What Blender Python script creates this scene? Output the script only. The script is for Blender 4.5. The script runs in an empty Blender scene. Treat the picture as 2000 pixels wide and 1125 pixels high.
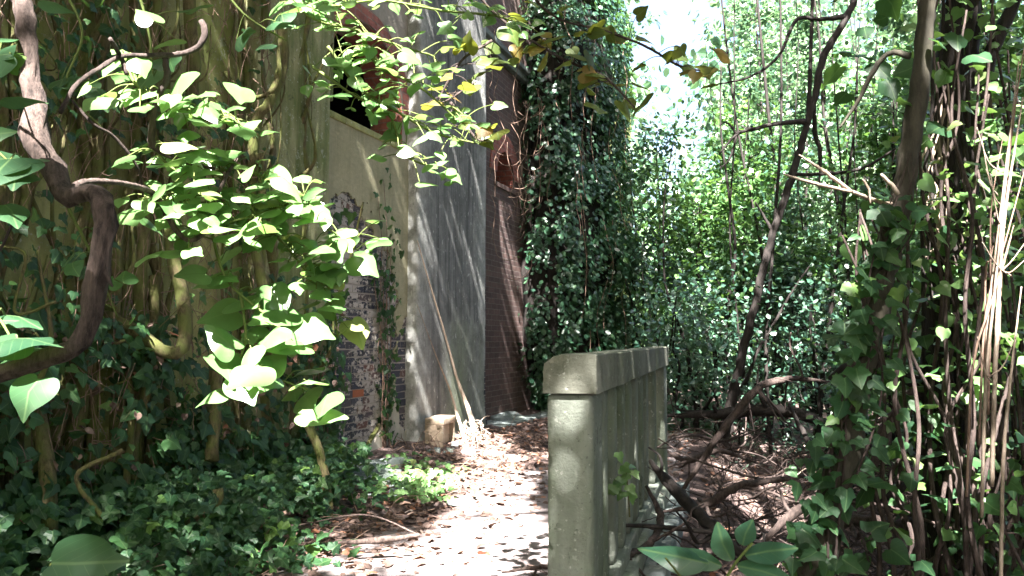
import bpy, math, random
import numpy as np
from mathutils import Vector, Matrix
SC = bpy.context.scene
rng = np.random.default_rng(11); random.seed(11)
F = 1555.0; PITCH = math.radians(3.75); EYE = 1.35
# ---------------------------------------------------------------- camera, sky, sun
cam = bpy.data.objects.new('camera', bpy.data.cameras.new('camera'))
SC.collection.objects.link(cam); SC.camera = cam
cam.data.sensor_width = 36; cam.data.lens = F/2000*36; cam.data.clip_end = 600; cam.data.clip_start = .05
cam.location = (0, 0, EYE); cam.rotation_euler = (math.pi/2+PITCH, 0, 0)
SUN = np.array([-.11, -.75, 1.0]); SUN /= np.linalg.norm(SUN)
W_ = bpy.data.worlds.new('World'); SC.world = W_; W_.use_nodes = True
sky = W_.node_tree.nodes.new('ShaderNodeTexSky'); sky.sky_type = 'NISHITA'; sky.sun_disc = False
sky.sun_elevation = math.asin(SUN[2]); sky.sun_rotation = math.atan2(SUN[0], SUN[1]); sky.air_density = 1.0; sky.dust_density = 6
bg = W_.node_tree.nodes['Background']; bg.inputs[1].default_value = .05
W_.node_tree.links.new(sky.outputs[0], bg.inputs[0])
sun = bpy.data.objects.new('sun', bpy.data.lights.new('sun', 'SUN')); SC.collection.objects.link(sun)
sun.data.energy = 5.0; sun.data.angle = math.radians(.55); sun.data.color = (1, .965, .91)
sun.rotation_euler = Vector(SUN).to_track_quat('Z', 'Y').to_euler()
SC.view_settings.view_transform = 'Standard'; SC.view_settings.look = 'None'
SC.view_settings.exposure = 3.95; SC.view_settings.gamma = 1
SC.render.engine = 'CYCLES'
SC.cycles.max_bounces = 8; SC.cycles.diffuse_bounces = 4; SC.cycles.glossy_bounces = 2; SC.cycles.transmission_bounces = 4
SC.cycles.sample_clamp_indirect = 6
# ---------------------------------------------------------------- helpers
def P(px, py, d):                      # photo pixel + distance ahead -> point in metres
    v = (562.5-py)/F; c, s = math.cos(PITCH), math.sin(PITCH)
    k = d/(c-v*s)
    return np.array([(px-1000)/F*k, d, EYE+(s+v*c)*k])
def PX(pts): return [P(*p) for p in pts]
class MB:
    def __init__(s): s.v=[]; s.n=0; s.l=[]; s.z=[]; s.t=[]; s.u=[]
    def add(s, v, loops, sizes, tint=None, uv=None):
        v=np.asarray(v,float); s.v.append(v); s.l.append(np.asarray(loops,int)+s.n); s.z.append(np.asarray(sizes,int))
        s.t.append(np.full(len(v),.5) if tint is None else tint); s.u.append(np.zeros((len(v),2)) if uv is None else uv); s.n+=len(v)
    def build(s, name, m, parent=None, smooth=False):
        if name in ('foliage','blade'): smooth=True
        v=np.concatenate(s.v); l=np.concatenate(s.l); z=np.concatenate(s.z)
        me=bpy.data.meshes.new(name); me.vertices.add(len(v)); me.vertices.foreach_set('co', v.ravel())
        me.loops.add(len(l)); me.loops.foreach_set('vertex_index', l)
        me.polygons.add(len(z)); me.polygons.foreach_set('loop_start', np.concatenate([[0],np.cumsum(z)[:-1]])); me.polygons.foreach_set('loop_total', z)
        me.polygons.foreach_set('use_smooth', np.full(len(z),smooth))
        a=me.attributes.new('tint','FLOAT','POINT'); a.data.foreach_set('value', np.concatenate(s.t))
        uv=me.uv_layers.new(name='UVMap'); uv.data.foreach_set('uv', np.concatenate(s.u)[l].ravel())
        me.update(calc_edges=True); me.materials.append(m)
        o=bpy.data.objects.new(name, me); SC.collection.objects.link(o); o.parent=parent
        return o
    def box(s, a, b, bev=0):
        a=np.array(a,float); b=np.array(b,float)
        if bev<=0:
            v=[[x,y,z] for x in (a[0],b[0]) for y in (a[1],b[1]) for z in (a[2],b[2])]
            s.add(v,[0,1,3,2, 4,6,7,5, 0,4,5,1, 2,3,7,6, 0,2,6,4, 1,5,7,3],[4]*6); return s
        import bmesh
        bm=bmesh.new(); bmesh.ops.create_cube(bm,size=1)
        for q in bm.verts: q.co=Vector((a+b)/2+np.array(q.co)*(b-a))
        bmesh.ops.bevel(bm,geom=bm.edges[:],offset=bev,segments=3,affect='EDGES',profile=.5)
        s.bm(bm); return s
    def rough(s, a, b, bev=.012, cell=.03, amp=.0022, chip=.012, seed=0):
        import bmesh
        a=np.array(a,float); b=np.array(b,float); bm=bmesh.new(); bmesh.ops.create_cube(bm,size=1)
        for q in bm.verts: q.co=Vector((a+b)/2+np.array(q.co)*(b-a))
        for ax in range(3):
            n=int((b-a)[ax]/cell)
            for k in range(1,n):
                c=a.copy(); c[ax]+=(b-a)[ax]*k/n; no=[0,0,0]; no[ax]=1
                bmesh.ops.bisect_plane(bm,geom=bm.verts[:]+bm.edges[:]+bm.faces[:],plane_co=c,plane_no=no)
        for q in bm.verts:
            p=np.array(q.co); e=(np.abs(p-a)<1e-5).astype(float)*1-(np.abs(p-b)<1e-5); m=np.abs(e).sum()
            h_=nz2(p[0]*9+p[2]*5,p[1]*9+p[2]*7,2.3,seed+1); h3_=nz2(p[2]*31+p[0]*23,p[1]*31-p[2]*17,1.9,seed+4)
            if m>=2: q.co+=Vector(e)*(bev*.45+max(0,h3_-.28)*chip*3+max(0,h_-.45)*chip*2)
            else: q.co+=Vector(e)*(amp*(h_+h3_*.6))
        s.bm(bm); return s
    def bm(s, bm):
        bm.verts.index_update(); s.add([q.co[:] for q in bm.verts],[w.index for f in bm.faces for w in f.verts],[len(f.verts) for f in bm.faces]); bm.free()
    def tube(s, pts, rad, sides=6, jit=0., res=.5, seed=0, wob=0.):
        pts=np.asarray(pts,float); rad=np.asarray(rad,float)
        if rad.ndim==0: rad=np.full(len(pts),float(rad))
        n=len(pts); r=np.random.default_rng(seed+n)
        q=np.vstack([2*pts[0]-pts[1],pts,2*pts[-1]-pts[-2]]); out=[]; rr=[]
        for i in range(n-1):
            L=np.linalg.norm(pts[i+1]-pts[i]); k=max(2,int(min(L/max(res*max(rad[i],rad[i+1],.004)*4,.01),14)))
            for j in range(k):
                t=j/k; a,b,c,d=q[i:i+4]
                out.append(.5*((2*b)+(-a+c)*t+(2*a-5*b+4*c-d)*t*t+(-a+3*b-3*c+d)*t**3)); rr.append(rad[i]*(1-t)+rad[i+1]*t)
        out.append(pts[-1]); rr.append(rad[-1]); c=np.array(out); rr=np.array(rr); m=len(c)
        if wob: c[1:-1]+=r.normal(0,1,(m-2,3))*rr[1:-1,None]*wob
        T=np.gradient(c,axis=0); T/=np.linalg.norm(T,axis=1)[:,None]+1e-9
        up=np.array([0,0,1.]) if abs(T[0][2])<.9 else np.array([1.,0,0])
        N0=np.cross(T[0],up); N0/=np.linalg.norm(N0); A=[]
        for i in range(m):
            N0=N0-T[i]*N0.dot(T[i]); N0/=np.linalg.norm(N0)+1e-9; A.append(N0)
        A=np.array(A); B=np.cross(T,A); th=np.arange(sides)/sides*2*math.pi
        R=rr[:,None]*(1+jit*r.normal(0,1,(m,sides))+jit*.8*np.sin(th*3+1)[None])
        v=c[:,None]+R[...,None]*(np.cos(th)[None,:,None]*A[:,None]+np.sin(th)[None,:,None]*B[:,None])
        i,j=np.meshgrid(np.arange(m-1),np.arange(sides),indexing='ij'); j2=(j+1)%sides
        f=np.stack([i*sides+j,i*sides+j2,(i+1)*sides+j2,(i+1)*sides+j],-1).reshape(-1)
        f=np.concatenate([f,np.arange(sides)[::-1],(m-1)*sides+np.arange(sides)])
        s.add(v.reshape(-1,3),f,[4]*((m-1)*sides)+[sides,sides]); return s
    def leaves(s, pos, nrm, size, kind='small', tip=(0,0,-1), tj=.5, curl=1.):
        pos=np.asarray(pos,float); n=len(pos)
        if n==0: return s
        nrm=np.asarray(nrm,float)*np.ones((n,3)); nrm/=np.linalg.norm(nrm,axis=1)[:,None]+1e-9
        t=np.asarray(tip,float)*np.ones((n,3))+rng.normal(0,tj,(n,3)); t-=nrm*(t*nrm).sum(1)[:,None]; t/=np.linalg.norm(t,axis=1)[:,None]+1e-9
        b=np.cross(nrm,t); v,l,z=TPL[kind]; size=np.asarray(size,float)*np.ones(n)
        cu=rng.uniform(.3,1.6,n)*curl; wd=rng.uniform(.82,1.12,n); sk=rng.normal(0,.18,n)
        X=v[None,:,0]*wd[:,None]+sk[:,None]*v[None,:,1]**2; Y=v[None,:,1]*np.ones((n,1)); Z=v[None,:,2]*cu[:,None]+(rng.normal(0,.05,(n,len(v)))*(np.abs(v[:,0])>.01) if 6<len(v)<22 else rng.normal(0,.1,(n,1))*v[None,:,0]*v[None,:,1]+rng.normal(0,.1,(n,1))*np.sin(v[None,:,1]*5)*v[None,:,0])
        V=pos[:,None]+size[:,None,None]*(X[...,None]*b[:,None]+Y[...,None]*t[:,None]+Z[...,None]*nrm[:,None])
        k=len(v); L=(np.asarray(l)[None]+np.arange(n)[:,None]*k).reshape(-1)
        s.add(V.reshape(-1,3),L,np.tile(z,n),np.repeat(rng.uniform(0,1,n),k),np.tile(v[:,:2],(n,1))); return s
def fan(outl, c=(0,.34), dz=.25, droop=.3):
    pts=[c]+outl; v=np.array([[x,y,-dz*abs(x)-droop*max(0,y-.3)**2] for x,y in pts]); l=[]; z=[]
    for i in range(1,len(outl)+1): l+=[0,i,i%len(outl)+1]; z.append(3)
    return v,l,z
h=[(.14,-.12),(.34,-.14),(.46,.02),(.58,.22),(.36,.36),(.3,.52),(.16,.78)]
h2=[(.13,-.1),(.33,-.13),(.49,.04),(.5,.28),(.38,.54),(.17,.78)]
h3=[(.1,.05),(.2,.2),(.26,.4),(.22,.6),(.12,.82)]
mir=lambda h:[(0,0)]+h+[(0,1.02)]+[(-x,y) for x,y in h[::-1]]
TPL={'ivy':fan(mir(h)),'heart':fan(mir(h2)),'lance':fan(mir(h3),(0,.4),.35,.35),
 'small':(np.array([[0,0,0],[.27,.45,-.09],[0,1,-.1],[-.27,.45,-.09],[0,.5,.0]]),[0,1,4,1,2,4,2,3,4,3,0,4],[3]*4),
 'tiny':(np.array([[0,0,0],[.3,.45,-.06],[0,1,0],[-.3,.45,-.06]]),[0,1,2,0,2,3],[3,3])}
def refine(pts,k=3):
    p=np.array(pts); n=len(p); out=[]
    for i in range(n):
        a,b,c,d=p[i-1],p[i],p[(i+1)%n],p[(i+2)%n]
        for j in range(k):
            t=j/k; out.append(tuple(.5*(2*b+(-a+c)*t+(2*a-5*b+4*c-d)*t*t+(-a+3*b-3*c+d)*t**3)))
    return out
TPL['ivyx']=fan(refine(mir(h))); TPL['heartx']=fan(refine(mir(h2))); TPL['lancex']=fan(refine(mir(h3)),(0,.4),.35,.35)
TPL['heart']=fan(mir(h2)); TPL['round']=(np.array([[0,0,0],[.36,.3,-.1],[.3,.72,-.1],[0,1,-.06],[-.3,.72,-.1],[-.36,.3,-.1]]),[0,1,2,3,0,3,4,5],[4,4])
def rnd_n(n, up=.6):
    v=rng.normal(0,1,(n,3)); v[:,2]=np.abs(v[:,2])+up; return v
def thing(name,label,cat,loc=(0,0,0),group=None,rz=0):
    o=bpy.data.objects.new(name,None); SC.collection.objects.link(o); o.location=loc; o.rotation_euler=(0,0,rz); o.empty_display_size=.1
    return tag(o,label,cat,group)
def tag(o,label,cat,group=None,kind=None):
    if label: o['label']=label
    if cat: o['category']=cat
    if group: o['group']=group
    if kind: o['kind']=kind
    return o
def shift(o, loc):                      # keep a part's world place when its thing has a base elsewhere
    o.location=Vector(o.location)-Vector(loc); return o
# ---------------------------------------------------------------- materials
def mat(name):
    m=bpy.data.materials.new(name); m.use_nodes=True; nt=m.node_tree; b=nt.nodes['Principled BSDF']; return m,nt,b
def nd(nt,t,ins=None,**kw):
    n=nt.nodes.new('ShaderNode'+t)
    for k,v in kw.items(): setattr(n,k,v)
    for k,v in (ins or {}).items():
        if hasattr(v,'is_output') or isinstance(v,bpy.types.NodeSocket): nt.links.new(v,n.inputs[k])
        else: n.inputs[k].default_value=v
    return n
def noise(nt,vec,sc,det=6,rough=.6,dist=0):
    return nd(nt,'TexNoise',{'Vector':vec,'Scale':sc,'Detail':det,'Roughness':rough,'Distortion':dist}).outputs[0]
def ramp(nt,f,stops):
    r=nt.nodes.new('ShaderNodeValToRGB'); nt.links.new(f,r.inputs[0]); e=r.color_ramp.elements
    while len(e)<len(stops): e.new(.5)
    for i,(p,c) in enumerate(stops): e[i].position=p; e[i].color=(*c,1) if len(c)==3 else c
    return r.outputs[0]
def mix(nt,f,a,b,bt='MIX'):
    n=nt.nodes.new('ShaderNodeMix'); n.data_type='RGBA'; n.blend_type=bt
    for i,v in ((0,f),(6,a),(7,b)):
        if isinstance(v,bpy.types.NodeSocket): nt.links.new(v,n.inputs[i])
        else: n.inputs[i].default_value=v if i==0 else (*v,1)
    return n.outputs[2]
def ma(nt,op,a,b=0.,c=0.,clamp=False):
    n=nt.nodes.new('ShaderNodeMath'); n.operation=op; n.use_clamp=clamp
    for i,v in enumerate((a,b,c)):
        if isinstance(v,bpy.types.NodeSocket): nt.links.new(v,n.inputs[i])
        else: n.inputs[i].default_value=v
    return n.outputs[0]
def mr(nt,v,a,b,c=0.,d=1.):
    n=nd(nt,'MapRange',{0:v,1:a,2:b,3:c,4:d}); n.clamp=True; return n.outputs[0]
def bump(nt,b,h,st=.5,dist=.01):
    n=nd(nt,'Bump',{'Strength':st,'Distance':dist,'Height':h}); nt.links.new(n.outputs[0],b.inputs['Normal'])
def objc(nt): return nd(nt,'TexCoord').outputs['Object']
def mapc(nt,v,sc): return nd(nt,'Mapping',{'Vector':v,'Scale':sc}).outputs[0]
def leafmat(name,stops,rough=.38,trans=.35,tcol=(.18,.34,.04),spec=.5,veins=True):
    m,nt,b=mat(name); a=nd(nt,'Attribute',attribute_name='tint').outputs['Fac']
    c=ramp(nt,a,stops)
    if veins:
        uv=nd(nt,'SeparateXYZ',{0:nd(nt,'TexCoord').outputs['UV']}); ax=ma(nt,'ABSOLUTE',uv.outputs[0])
        rib=mr(nt,ax,.012,.03,1,0)
        w=ma(nt,'ABSOLUTE',ma(nt,'SINE',ma(nt,'MULTIPLY',ma(nt,'SUBTRACT',uv.outputs[1],ma(nt,'MULTIPLY',ax,.9)),14.)))
        sv=mr(nt,w,.0,.13,.6,0)
        c=mix(nt,ma(nt,'MULTIPLY',ma(nt,'MAXIMUM',rib,sv),.55),c,(.16,.26,.1))
        c=mix(nt,mr(nt,noise(nt,objc(nt),9),.35,.7),c,mix(nt,.5,c,(.03,.05,.02)))
    nt.links.new(c,b.inputs['Base Color']); b.inputs['Roughness'].default_value=rough; b.inputs['Specular IOR Level'].default_value=spec
    tr=nd(nt,'BsdfTranslucent',{'Color':mix(nt,.5,c,tcol)}); ms=nd(nt,'MixShader',{0:trans,1:b.outputs[0],2:tr.outputs[0]})
    nt.links.new(ms.outputs[0],nt.nodes['Material Output'].inputs[0]); return m
M={}
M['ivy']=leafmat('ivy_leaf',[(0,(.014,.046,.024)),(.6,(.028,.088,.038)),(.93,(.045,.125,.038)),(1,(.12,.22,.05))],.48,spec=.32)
M['ivyb']=leafmat('sunlit_ivy_leaf',[(0,(.08,.18,.06)),(.55,(.14,.27,.09)),(.93,(.22,.36,.15)),(1,(.34,.33,.12))],.28,.36,(.25,.42,.06))  # ivy leaf with sunlit brightness lifted into its base colour
M['ivyd']=leafmat('curtain_ivy_leaf',[(0,(.02,.055,.035)),(.7,(.042,.11,.06)),(1,(.09,.18,.09))],.3,.25,veins=False,spec=.6)
M['olive']=leafmat('olive_leaf',[(0,(.06,.09,.015)),(.6,(.09,.14,.025)),(.85,(.2,.16,.03)),(1,(.25,.13,.03))],.5,.45,(.3,.32,.03))
M['wood']=leafmat('thicket_leaf',[(0,(.022,.055,.036)),(.45,(.055,.12,.065)),(.85,(.14,.225,.115)),(1,(.3,.38,.24))],.34,.36,(.18,.33,.12),veins=False)
M['shrub']=leafmat('shrub_leaf',[(0,(.03,.08,.035)),(.6,(.07,.16,.05)),(1,(.13,.24,.07))],.35,.35,veins=False)
M['blue']=leafmat('dark_shrub_leaf',[(0,(.022,.06,.042)),(.7,(.05,.115,.075)),(1,(.12,.2,.14))],.3,.25,veins=False,spec=.6)
M['canopy']=leafmat('canopy_leaf',[(0,(.03,.07,.02)),(1,(.07,.15,.03))],.5,.22,veins=False)
M['lance']=leafmat('lance_leaf',[(0,(.03,.1,.06)),(1,(.05,.14,.08))],.35,.3)
M['dead']=leafmat('dead_leaf',[(0,(.06,.04,.035)),(.5,(.14,.095,.08)),(.8,(.24,.165,.14)),(.94,(.32,.14,.08)),(1,(.36,.30,.26))],.65,.15,(.3,.14,.05),veins=False,spec=.3)
def bark(name,a,c,sc=18,st=.8,moss=None):
    m,nt,b=mat(name); v=objc(nt); n1=noise(nt,mapc(nt,v,(1,1,.28)),sc*2,8,.75); n2=noise(nt,v,sc*.35,4)
    col=mix(nt,mr(nt,n1,.35,.68),a,c)
    if moss: col=mix(nt,mr(nt,n2,.42,.6,0,.85),col,moss)
    nt.links.new(col,b.inputs['Base Color']); b.inputs['Roughness'].default_value=.85; b.inputs['Specular IOR Level'].default_value=.25
    bump(nt,b,n1,st,.012); return m
M['bark']=bark('brown_bark',(.025,.018,.016),(.16,.115,.10),30,1.)
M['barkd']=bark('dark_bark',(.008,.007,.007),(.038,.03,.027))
M['stem']=bark('mossy_stem',(.05,.042,.02),(.17,.14,.07),26,1.,(.11,.13,.035))
M['stemg']=bark('green_stem',(.08,.11,.03),(.16,.2,.06),30,.3)
M['pale']=bark('dry_cane',(.2,.15,.11),(.42,.34,.28),30,.5)
M['smooth']=bark('smooth_bark',(.025,.023,.018),(.07,.062,.045),14,.5)
M['root']=bark('dry_root',(.13,.08,.06),(.32,.22,.17),30,.5)
M['branch']=bark('weathered_branch',(.022,.016,.015),(.095,.068,.06),28,1.)
def stone(name,light,dark,green,gz=.5,streak=True,lo=.42,hi=.62):
    m,nt,b=mat(name); v=objc(nt)
    st=noise(nt,mapc(nt,v,(9,9,.35)),1.,7,.65); bl=noise(nt,v,1.6,5,.6); fine=noise(nt,v,60,5,.7); med=noise(nt,v,11,6,.65)
    f=ma(nt,'ADD',ma(nt,'MULTIPLY',st,.6 if streak else .1),ma(nt,'MULTIPLY',bl,.4 if streak else .9))
    c=mix(nt,mr(nt,f,lo,hi),light,dark)
    c=mix(nt,mr(nt,noise(nt,mapc(nt,v,(2,2,.8)),1.7,4),.46,.66,0,gz),c,green)
    c=mix(nt,mr(nt,med,.3,.72,.45,0),c,mix(nt,.5,c,(.05,.05,.045)))
    c=mix(nt,mr(nt,fine,.6,.7,0,.6),c,(.035,.04,.03)); c=mix(nt,mr(nt,noise(nt,mapc(nt,v,(1,1,.5)),4.5,8,.75),.5,.66,0,.6),c,mix(nt,.35,c,(.03,.035,.02)))
    pits=noise(nt,v,34,3,.5); c=mix(nt,mr(nt,pits,.66,.7,0,.5),c,(.5,.5,.46))
    li=ma(nt,'ADD',noise(nt,v,6.5,7,.8),ma(nt,'MULTIPLY',ma(nt,'SUBTRACT',noise(nt,v,40,3),.5),.25)); c=mix(nt,mr(nt,li,.60,.625,0,.55),c,(.36,.38,.33)); c=mix(nt,mr(nt,li,.36,.39,.6,0),c,(.05,.06,.04))
    ck=nd(nt,'TexVoronoi',{'Vector':nd(nt,'VectorMath',{0:v,1:nd(nt,'VectorMath',{0:nd(nt,'TexNoise',{'Vector':v,'Scale':5.}).outputs[1],'Scale':.35},operation='SCALE').outputs[0]},operation='ADD').outputs[0],'Scale':1.7},feature='DISTANCE_TO_EDGE').outputs[0]
    c=mix(nt,ma(nt,'MULTIPLY',mr(nt,ck,0,.003,.5,0),mr(nt,noise(nt,v,2.7,3),.5,.56)),c,(.05,.05,.04))
    nt.links.new(c,b.inputs['Base Color']); b.inputs['Roughness'].default_value=.9; b.inputs['Specular IOR Level'].default_value=.25
    bump(nt,b,ma(nt,'ADD',ma(nt,'MULTIPLY',med,.9),ma(nt,'MULTIPLY',fine,.5)),.8,.014); return m
M['conc']=stone('mossy_concrete',(.27,.29,.25),(.15,.17,.14),(.14,.18,.11),.75,True,.38,.66)
M['cap']=stone('weathered_coping',(.24,.24,.20),(.125,.13,.105),(.13,.15,.09),.6,False,.4,.62)
M['pilgreen']=stone('algae_plaster',(.31,.31,.17),(.13,.155,.06),(.10,.14,.035),.85,True,.45,.58)
M['slab']=stone('grey_slab',(.22,.25,.25),(.12,.14,.14),(.1,.14,.09),.5,False)
def plaster_pil():
    m,nt,b=mat('streaked_render'); v=objc(nt); xyz=nd(nt,'SeparateXYZ',{0:v}); s,y,z=xyz.outputs
    st=noise(nt,mapc(nt,v,(6,6,.3)),1.6,8,.7); fine=noise(nt,v,45,6,.7); med=noise(nt,v,7,6,.65)
    base=mix(nt,mr(nt,st,.36,.64),(.075,.075,.076),(.27,.27,.265))
    # paler towards both arrises: sunlit edges painted into the render colour
    e=ma(nt,'MINIMUM',ma(nt,'ABSOLUTE',ma(nt,'SUBTRACT',s,9.78)),ma(nt,'ABSOLUTE',ma(nt,'SUBTRACT',s,11.96)))
    e=ma(nt,'ADD',e,ma(nt,'MULTIPLY',ma(nt,'SUBTRACT',med,.5),.25))
    base=mix(nt,mr(nt,e,.02,.45,.85,0),base,(.44,.44,.42))
    # paler, greener patch of newer render low down
    low=ma(nt,'MULTIPLY',mr(nt,ma(nt,'ADD',z,ma(nt,'MULTIPLY',med,.4)),1.72,1.84,1,0),mr(nt,ma(nt,'ADD',s,ma(nt,'MULTIPLY',med,.5)),10.6,11.))
    base=mix(nt,ma(nt,'MULTIPLY',low,.7),base,mix(nt,mr(nt,st,.4,.6),(.33,.34,.32),(.2,.22,.17)))
    gm=ma(nt,'MULTIPLY',mr(nt,ma(nt,'ABSOLUTE',ma(nt,'SUBTRACT',s,11.0)),.05,.45,1,0),mr(nt,z,.6,1.9,1,0))
    base=mix(nt,ma(nt,'MULTIPLY',gm,.45),base,(.16,.22,.09))
    base=mix(nt,mr(nt,noise(nt,v,3.3,8,.75),.42,.66,0,.6),base,(.06,.06,.058)); base=mix(nt,mr(nt,fine,.56,.7,0,.6),base,(.05,.05,.05))
    pits=noise(nt,mapc(nt,v,(1,1,.4)),22,3); base=mix(nt,mr(nt,pits,.63,.68,0,.7),base,(.5,.5,.48))
    # peeled corner showing brick
    nz=noise(nt,mapc(nt,v,(5,5,2.2)),1,4)
    pe=ma(nt,'MULTIPLY',mr(nt,ma(nt,'ADD',s,ma(nt,'MULTIPLY',nz,.35)),12.06,12.09),mr(nt,z,2.1,2.3,1,0))
    br,bm_=brickcol(nt,v); col=mix(nt,pe,base,br)
    nt.links.new(col,b.inputs['Base Color']); b.inputs['Roughness'].default_value=.9; b.inputs['Specular IOR Level'].default_value=.2
    hh=ma(nt,'SUBTRACT',ma(nt,'ADD',ma(nt,'MULTIPLY',med,.6),ma(nt,'MULTIPLY',fine,.4)),ma(nt,'MULTIPLY',pe,1.))
    bump(nt,b,hh,.9,.02); return m
def brickcol(nt,v,c1=(.022,.025,.045),c2=(.055,.05,.065),mo=(.38,.33,.30)):
    x=nd(nt,'SeparateXYZ',{0:v}); uv=nd(nt,'CombineXYZ',{0:ma(nt,'ADD',x.outputs[0],x.outputs[1]),1:x.outputs[2],2:0.})
    wv=nd(nt,'VectorMath',{0:uv.outputs[0],1:nd(nt,'VectorMath',{0:nd(nt,'TexNoise',{'Vector':v,'Scale':14.}).outputs[1],1:(.5,.5,.5)},operation='SUBTRACT').outputs[0]},operation='ADD')
    wv2=nd(nt,'Mix',{},data_type='VECTOR'); nt.links.new(uv.outputs[0],wv2.inputs[4]); nt.links.new(wv.outputs[0],wv2.inputs[5]); wv2.inputs[0].default_value=.018
    t=nd(nt,'TexBrick',{'Vector':wv2.outputs[1],'Color1':(*c1,1),'Color2':(*c2,1),'Mortar':(*mo,1),'Scale':1.,'Mortar Size':.007,'Mortar Smooth':.25,'Bias':0.,'Brick Width':.235,'Row Height':.083})
    return t.outputs[0],t.outputs[1]
def washed(nt,v,c):
    z=nd(nt,'SeparateXYZ',{0:v}).outputs[2]; fl=noise(nt,mapc(nt,v,(1,1,1.6)),16,8,.72); fl2=noise(nt,v,2.6,4)
    w=mr(nt,ma(nt,'ADD',ma(nt,'ADD',fl,mr(nt,z,1.2,2.2,-.025,.09)),ma(nt,'MULTIPLY',ma(nt,'SUBTRACT',fl2,.5),.9)),.49,.54)
    return mix(nt,ma(nt,'MULTIPLY',w,.95),c,mix(nt,fl2,(.47,.42,.38),(.33,.29,.27))),fl,w
def brickwall():
    m,nt,b=mat('whitewashed_brick'); v=objc(nt); a=nd(nt,'Attribute',attribute_name='tint').outputs['Fac']
    c=ramp(nt,a,[(0,(.02,.023,.04)),(.6,(.045,.045,.06)),(.9,(.07,.055,.06)),(1,(.14,.06,.045))]); c,fl,w=washed(nt,v,c)
    nt.links.new(c,b.inputs['Base Color']); b.inputs['Roughness'].default_value=.8; bump(nt,b,ma(nt,'ADD',fl,w),.7,.008); return m
def mortarm():
    m,nt,b=mat('mortar'); v=objc(nt); n=noise(nt,v,30,6,.7); c=mix(nt,n,(.42,.38,.34),(.2,.17,.15)); nt.links.new(c,b.inputs['Base Color']); b.inputs['Roughness'].default_value=.95; bump(nt,b,n,.8,.01); return m
def plasterm():
    m,nt,b=mat('cream_plaster'); v=objc(nt); z=nd(nt,'SeparateXYZ',{0:v}).outputs[2]; n=noise(nt,v,1.5,6,.6); fl=noise(nt,mapc(nt,v,(1,1,1.6)),16,8,.72); st=noise(nt,mapc(nt,v,(7,7,.5)),1.2,6)
    c=mix(nt,n,(.42,.38,.27),(.28,.26,.15)); c=mix(nt,mr(nt,fl,.35,.7,.5,0),c,(.17,.16,.09)); c=mix(nt,mr(nt,z,.3,1.0,.7,0),c,(.42,.39,.36)); c=mix(nt,mr(nt,st,.5,.66,0,.5),c,(.16,.15,.08))
    nt.links.new(c,b.inputs['Base Color']); b.inputs['Roughness'].default_value=.9; bump(nt,b,fl,.6,.01); return m
def redbrick(name,c1,c2,mo):
    m,nt,b=mat(name); v=objc(nt); c,mf=brickcol(nt,v,c1,c2,mo); n=noise(nt,v,12,6,.7)
    c=mix(nt,mr(nt,n,.4,.7,0,.6),c,(.05,.03,.03)); nt.links.new(c,b.inputs['Base Color']); b.inputs['Roughness'].default_value=.85
    bump(nt,b,ma(nt,'ADD',ma(nt,'MULTIPLY',mf,-.6),n),.6,.01); return m
M['pil']=plaster_pil(); M['brick']=brickwall(); M['mortar']=mortarm(); M['plaster']=plasterm()
M['red']=redbrick('red_brick',(.36,.12,.09),(.25,.075,.06),(.25,.17,.15)); M['dkbrick']=redbrick('brown_brick',(.13,.075,.065),(.07,.042,.04),(.15,.12,.11))
def flat(name,c,r=.9):
    m,nt,b=mat(name); n=noise(nt,objc(nt),6,5); nt.links.new(mix(nt,n,c,tuple(q*.5 for q in c)),b.inputs['Base Color']); b.inputs['Roughness'].default_value=r; return m
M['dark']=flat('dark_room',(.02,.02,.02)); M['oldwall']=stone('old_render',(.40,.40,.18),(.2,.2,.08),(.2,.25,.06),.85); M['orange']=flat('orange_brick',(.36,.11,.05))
M['peach']=stone('peach_render',(.42,.33,.25),(.3,.22,.16),(.2,.18,.11),.3,False)
def ground():
    m,nt,b=mat('forest_floor'); v=objc(nt); n=noise(nt,v,1.3,6); f=noise(nt,v,30,8,.75); w=nd(nt,'TexVoronoi',{'Vector':v,'Scale':22.})
    c=mix(nt,mr(nt,f,.35,.65),(.05,.036,.034),(.17,.12,.11)); c=mix(nt,mr(nt,w.outputs[0],.1,.35,.6,0),c,(.21,.14,.12)); c=mix(nt,mr(nt,n,.4,.65,0,.5),c,(.05,.042,.04))
    nt.links.new(c,b.inputs['Base Color']); b.inputs['Roughness'].default_value=.95; b.inputs['Specular IOR Level'].default_value=.15; bump(nt,b,ma(nt,'ADD',f,w.outputs[0]),.8,.03); return m
def pathm():
    m,nt,b=mat('bare_path'); v=objc(nt); n=noise(nt,v,2.2,6); f=noise(nt,v,50,8,.75); g=noise(nt,v,9,6,.7)
    c=mix(nt,mr(nt,n,.35,.65),(.30,.26,.255),(.20,.165,.165)); c=mix(nt,mr(nt,g,.5,.66,0,.7),c,(.11,.08,.08)); c=mix(nt,mr(nt,f,.55,.7,0,.6),c,(.09,.07,.065))
    nt.links.new(c,b.inputs['Base Color']); b.inputs['Roughness'].default_value=.95; b.inputs['Specular IOR Level'].default_value=.15; bump(nt,b,ma(nt,'ADD',f,g),.6,.02); return m
M['ground']=ground(); M['path']=pathm()
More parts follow.
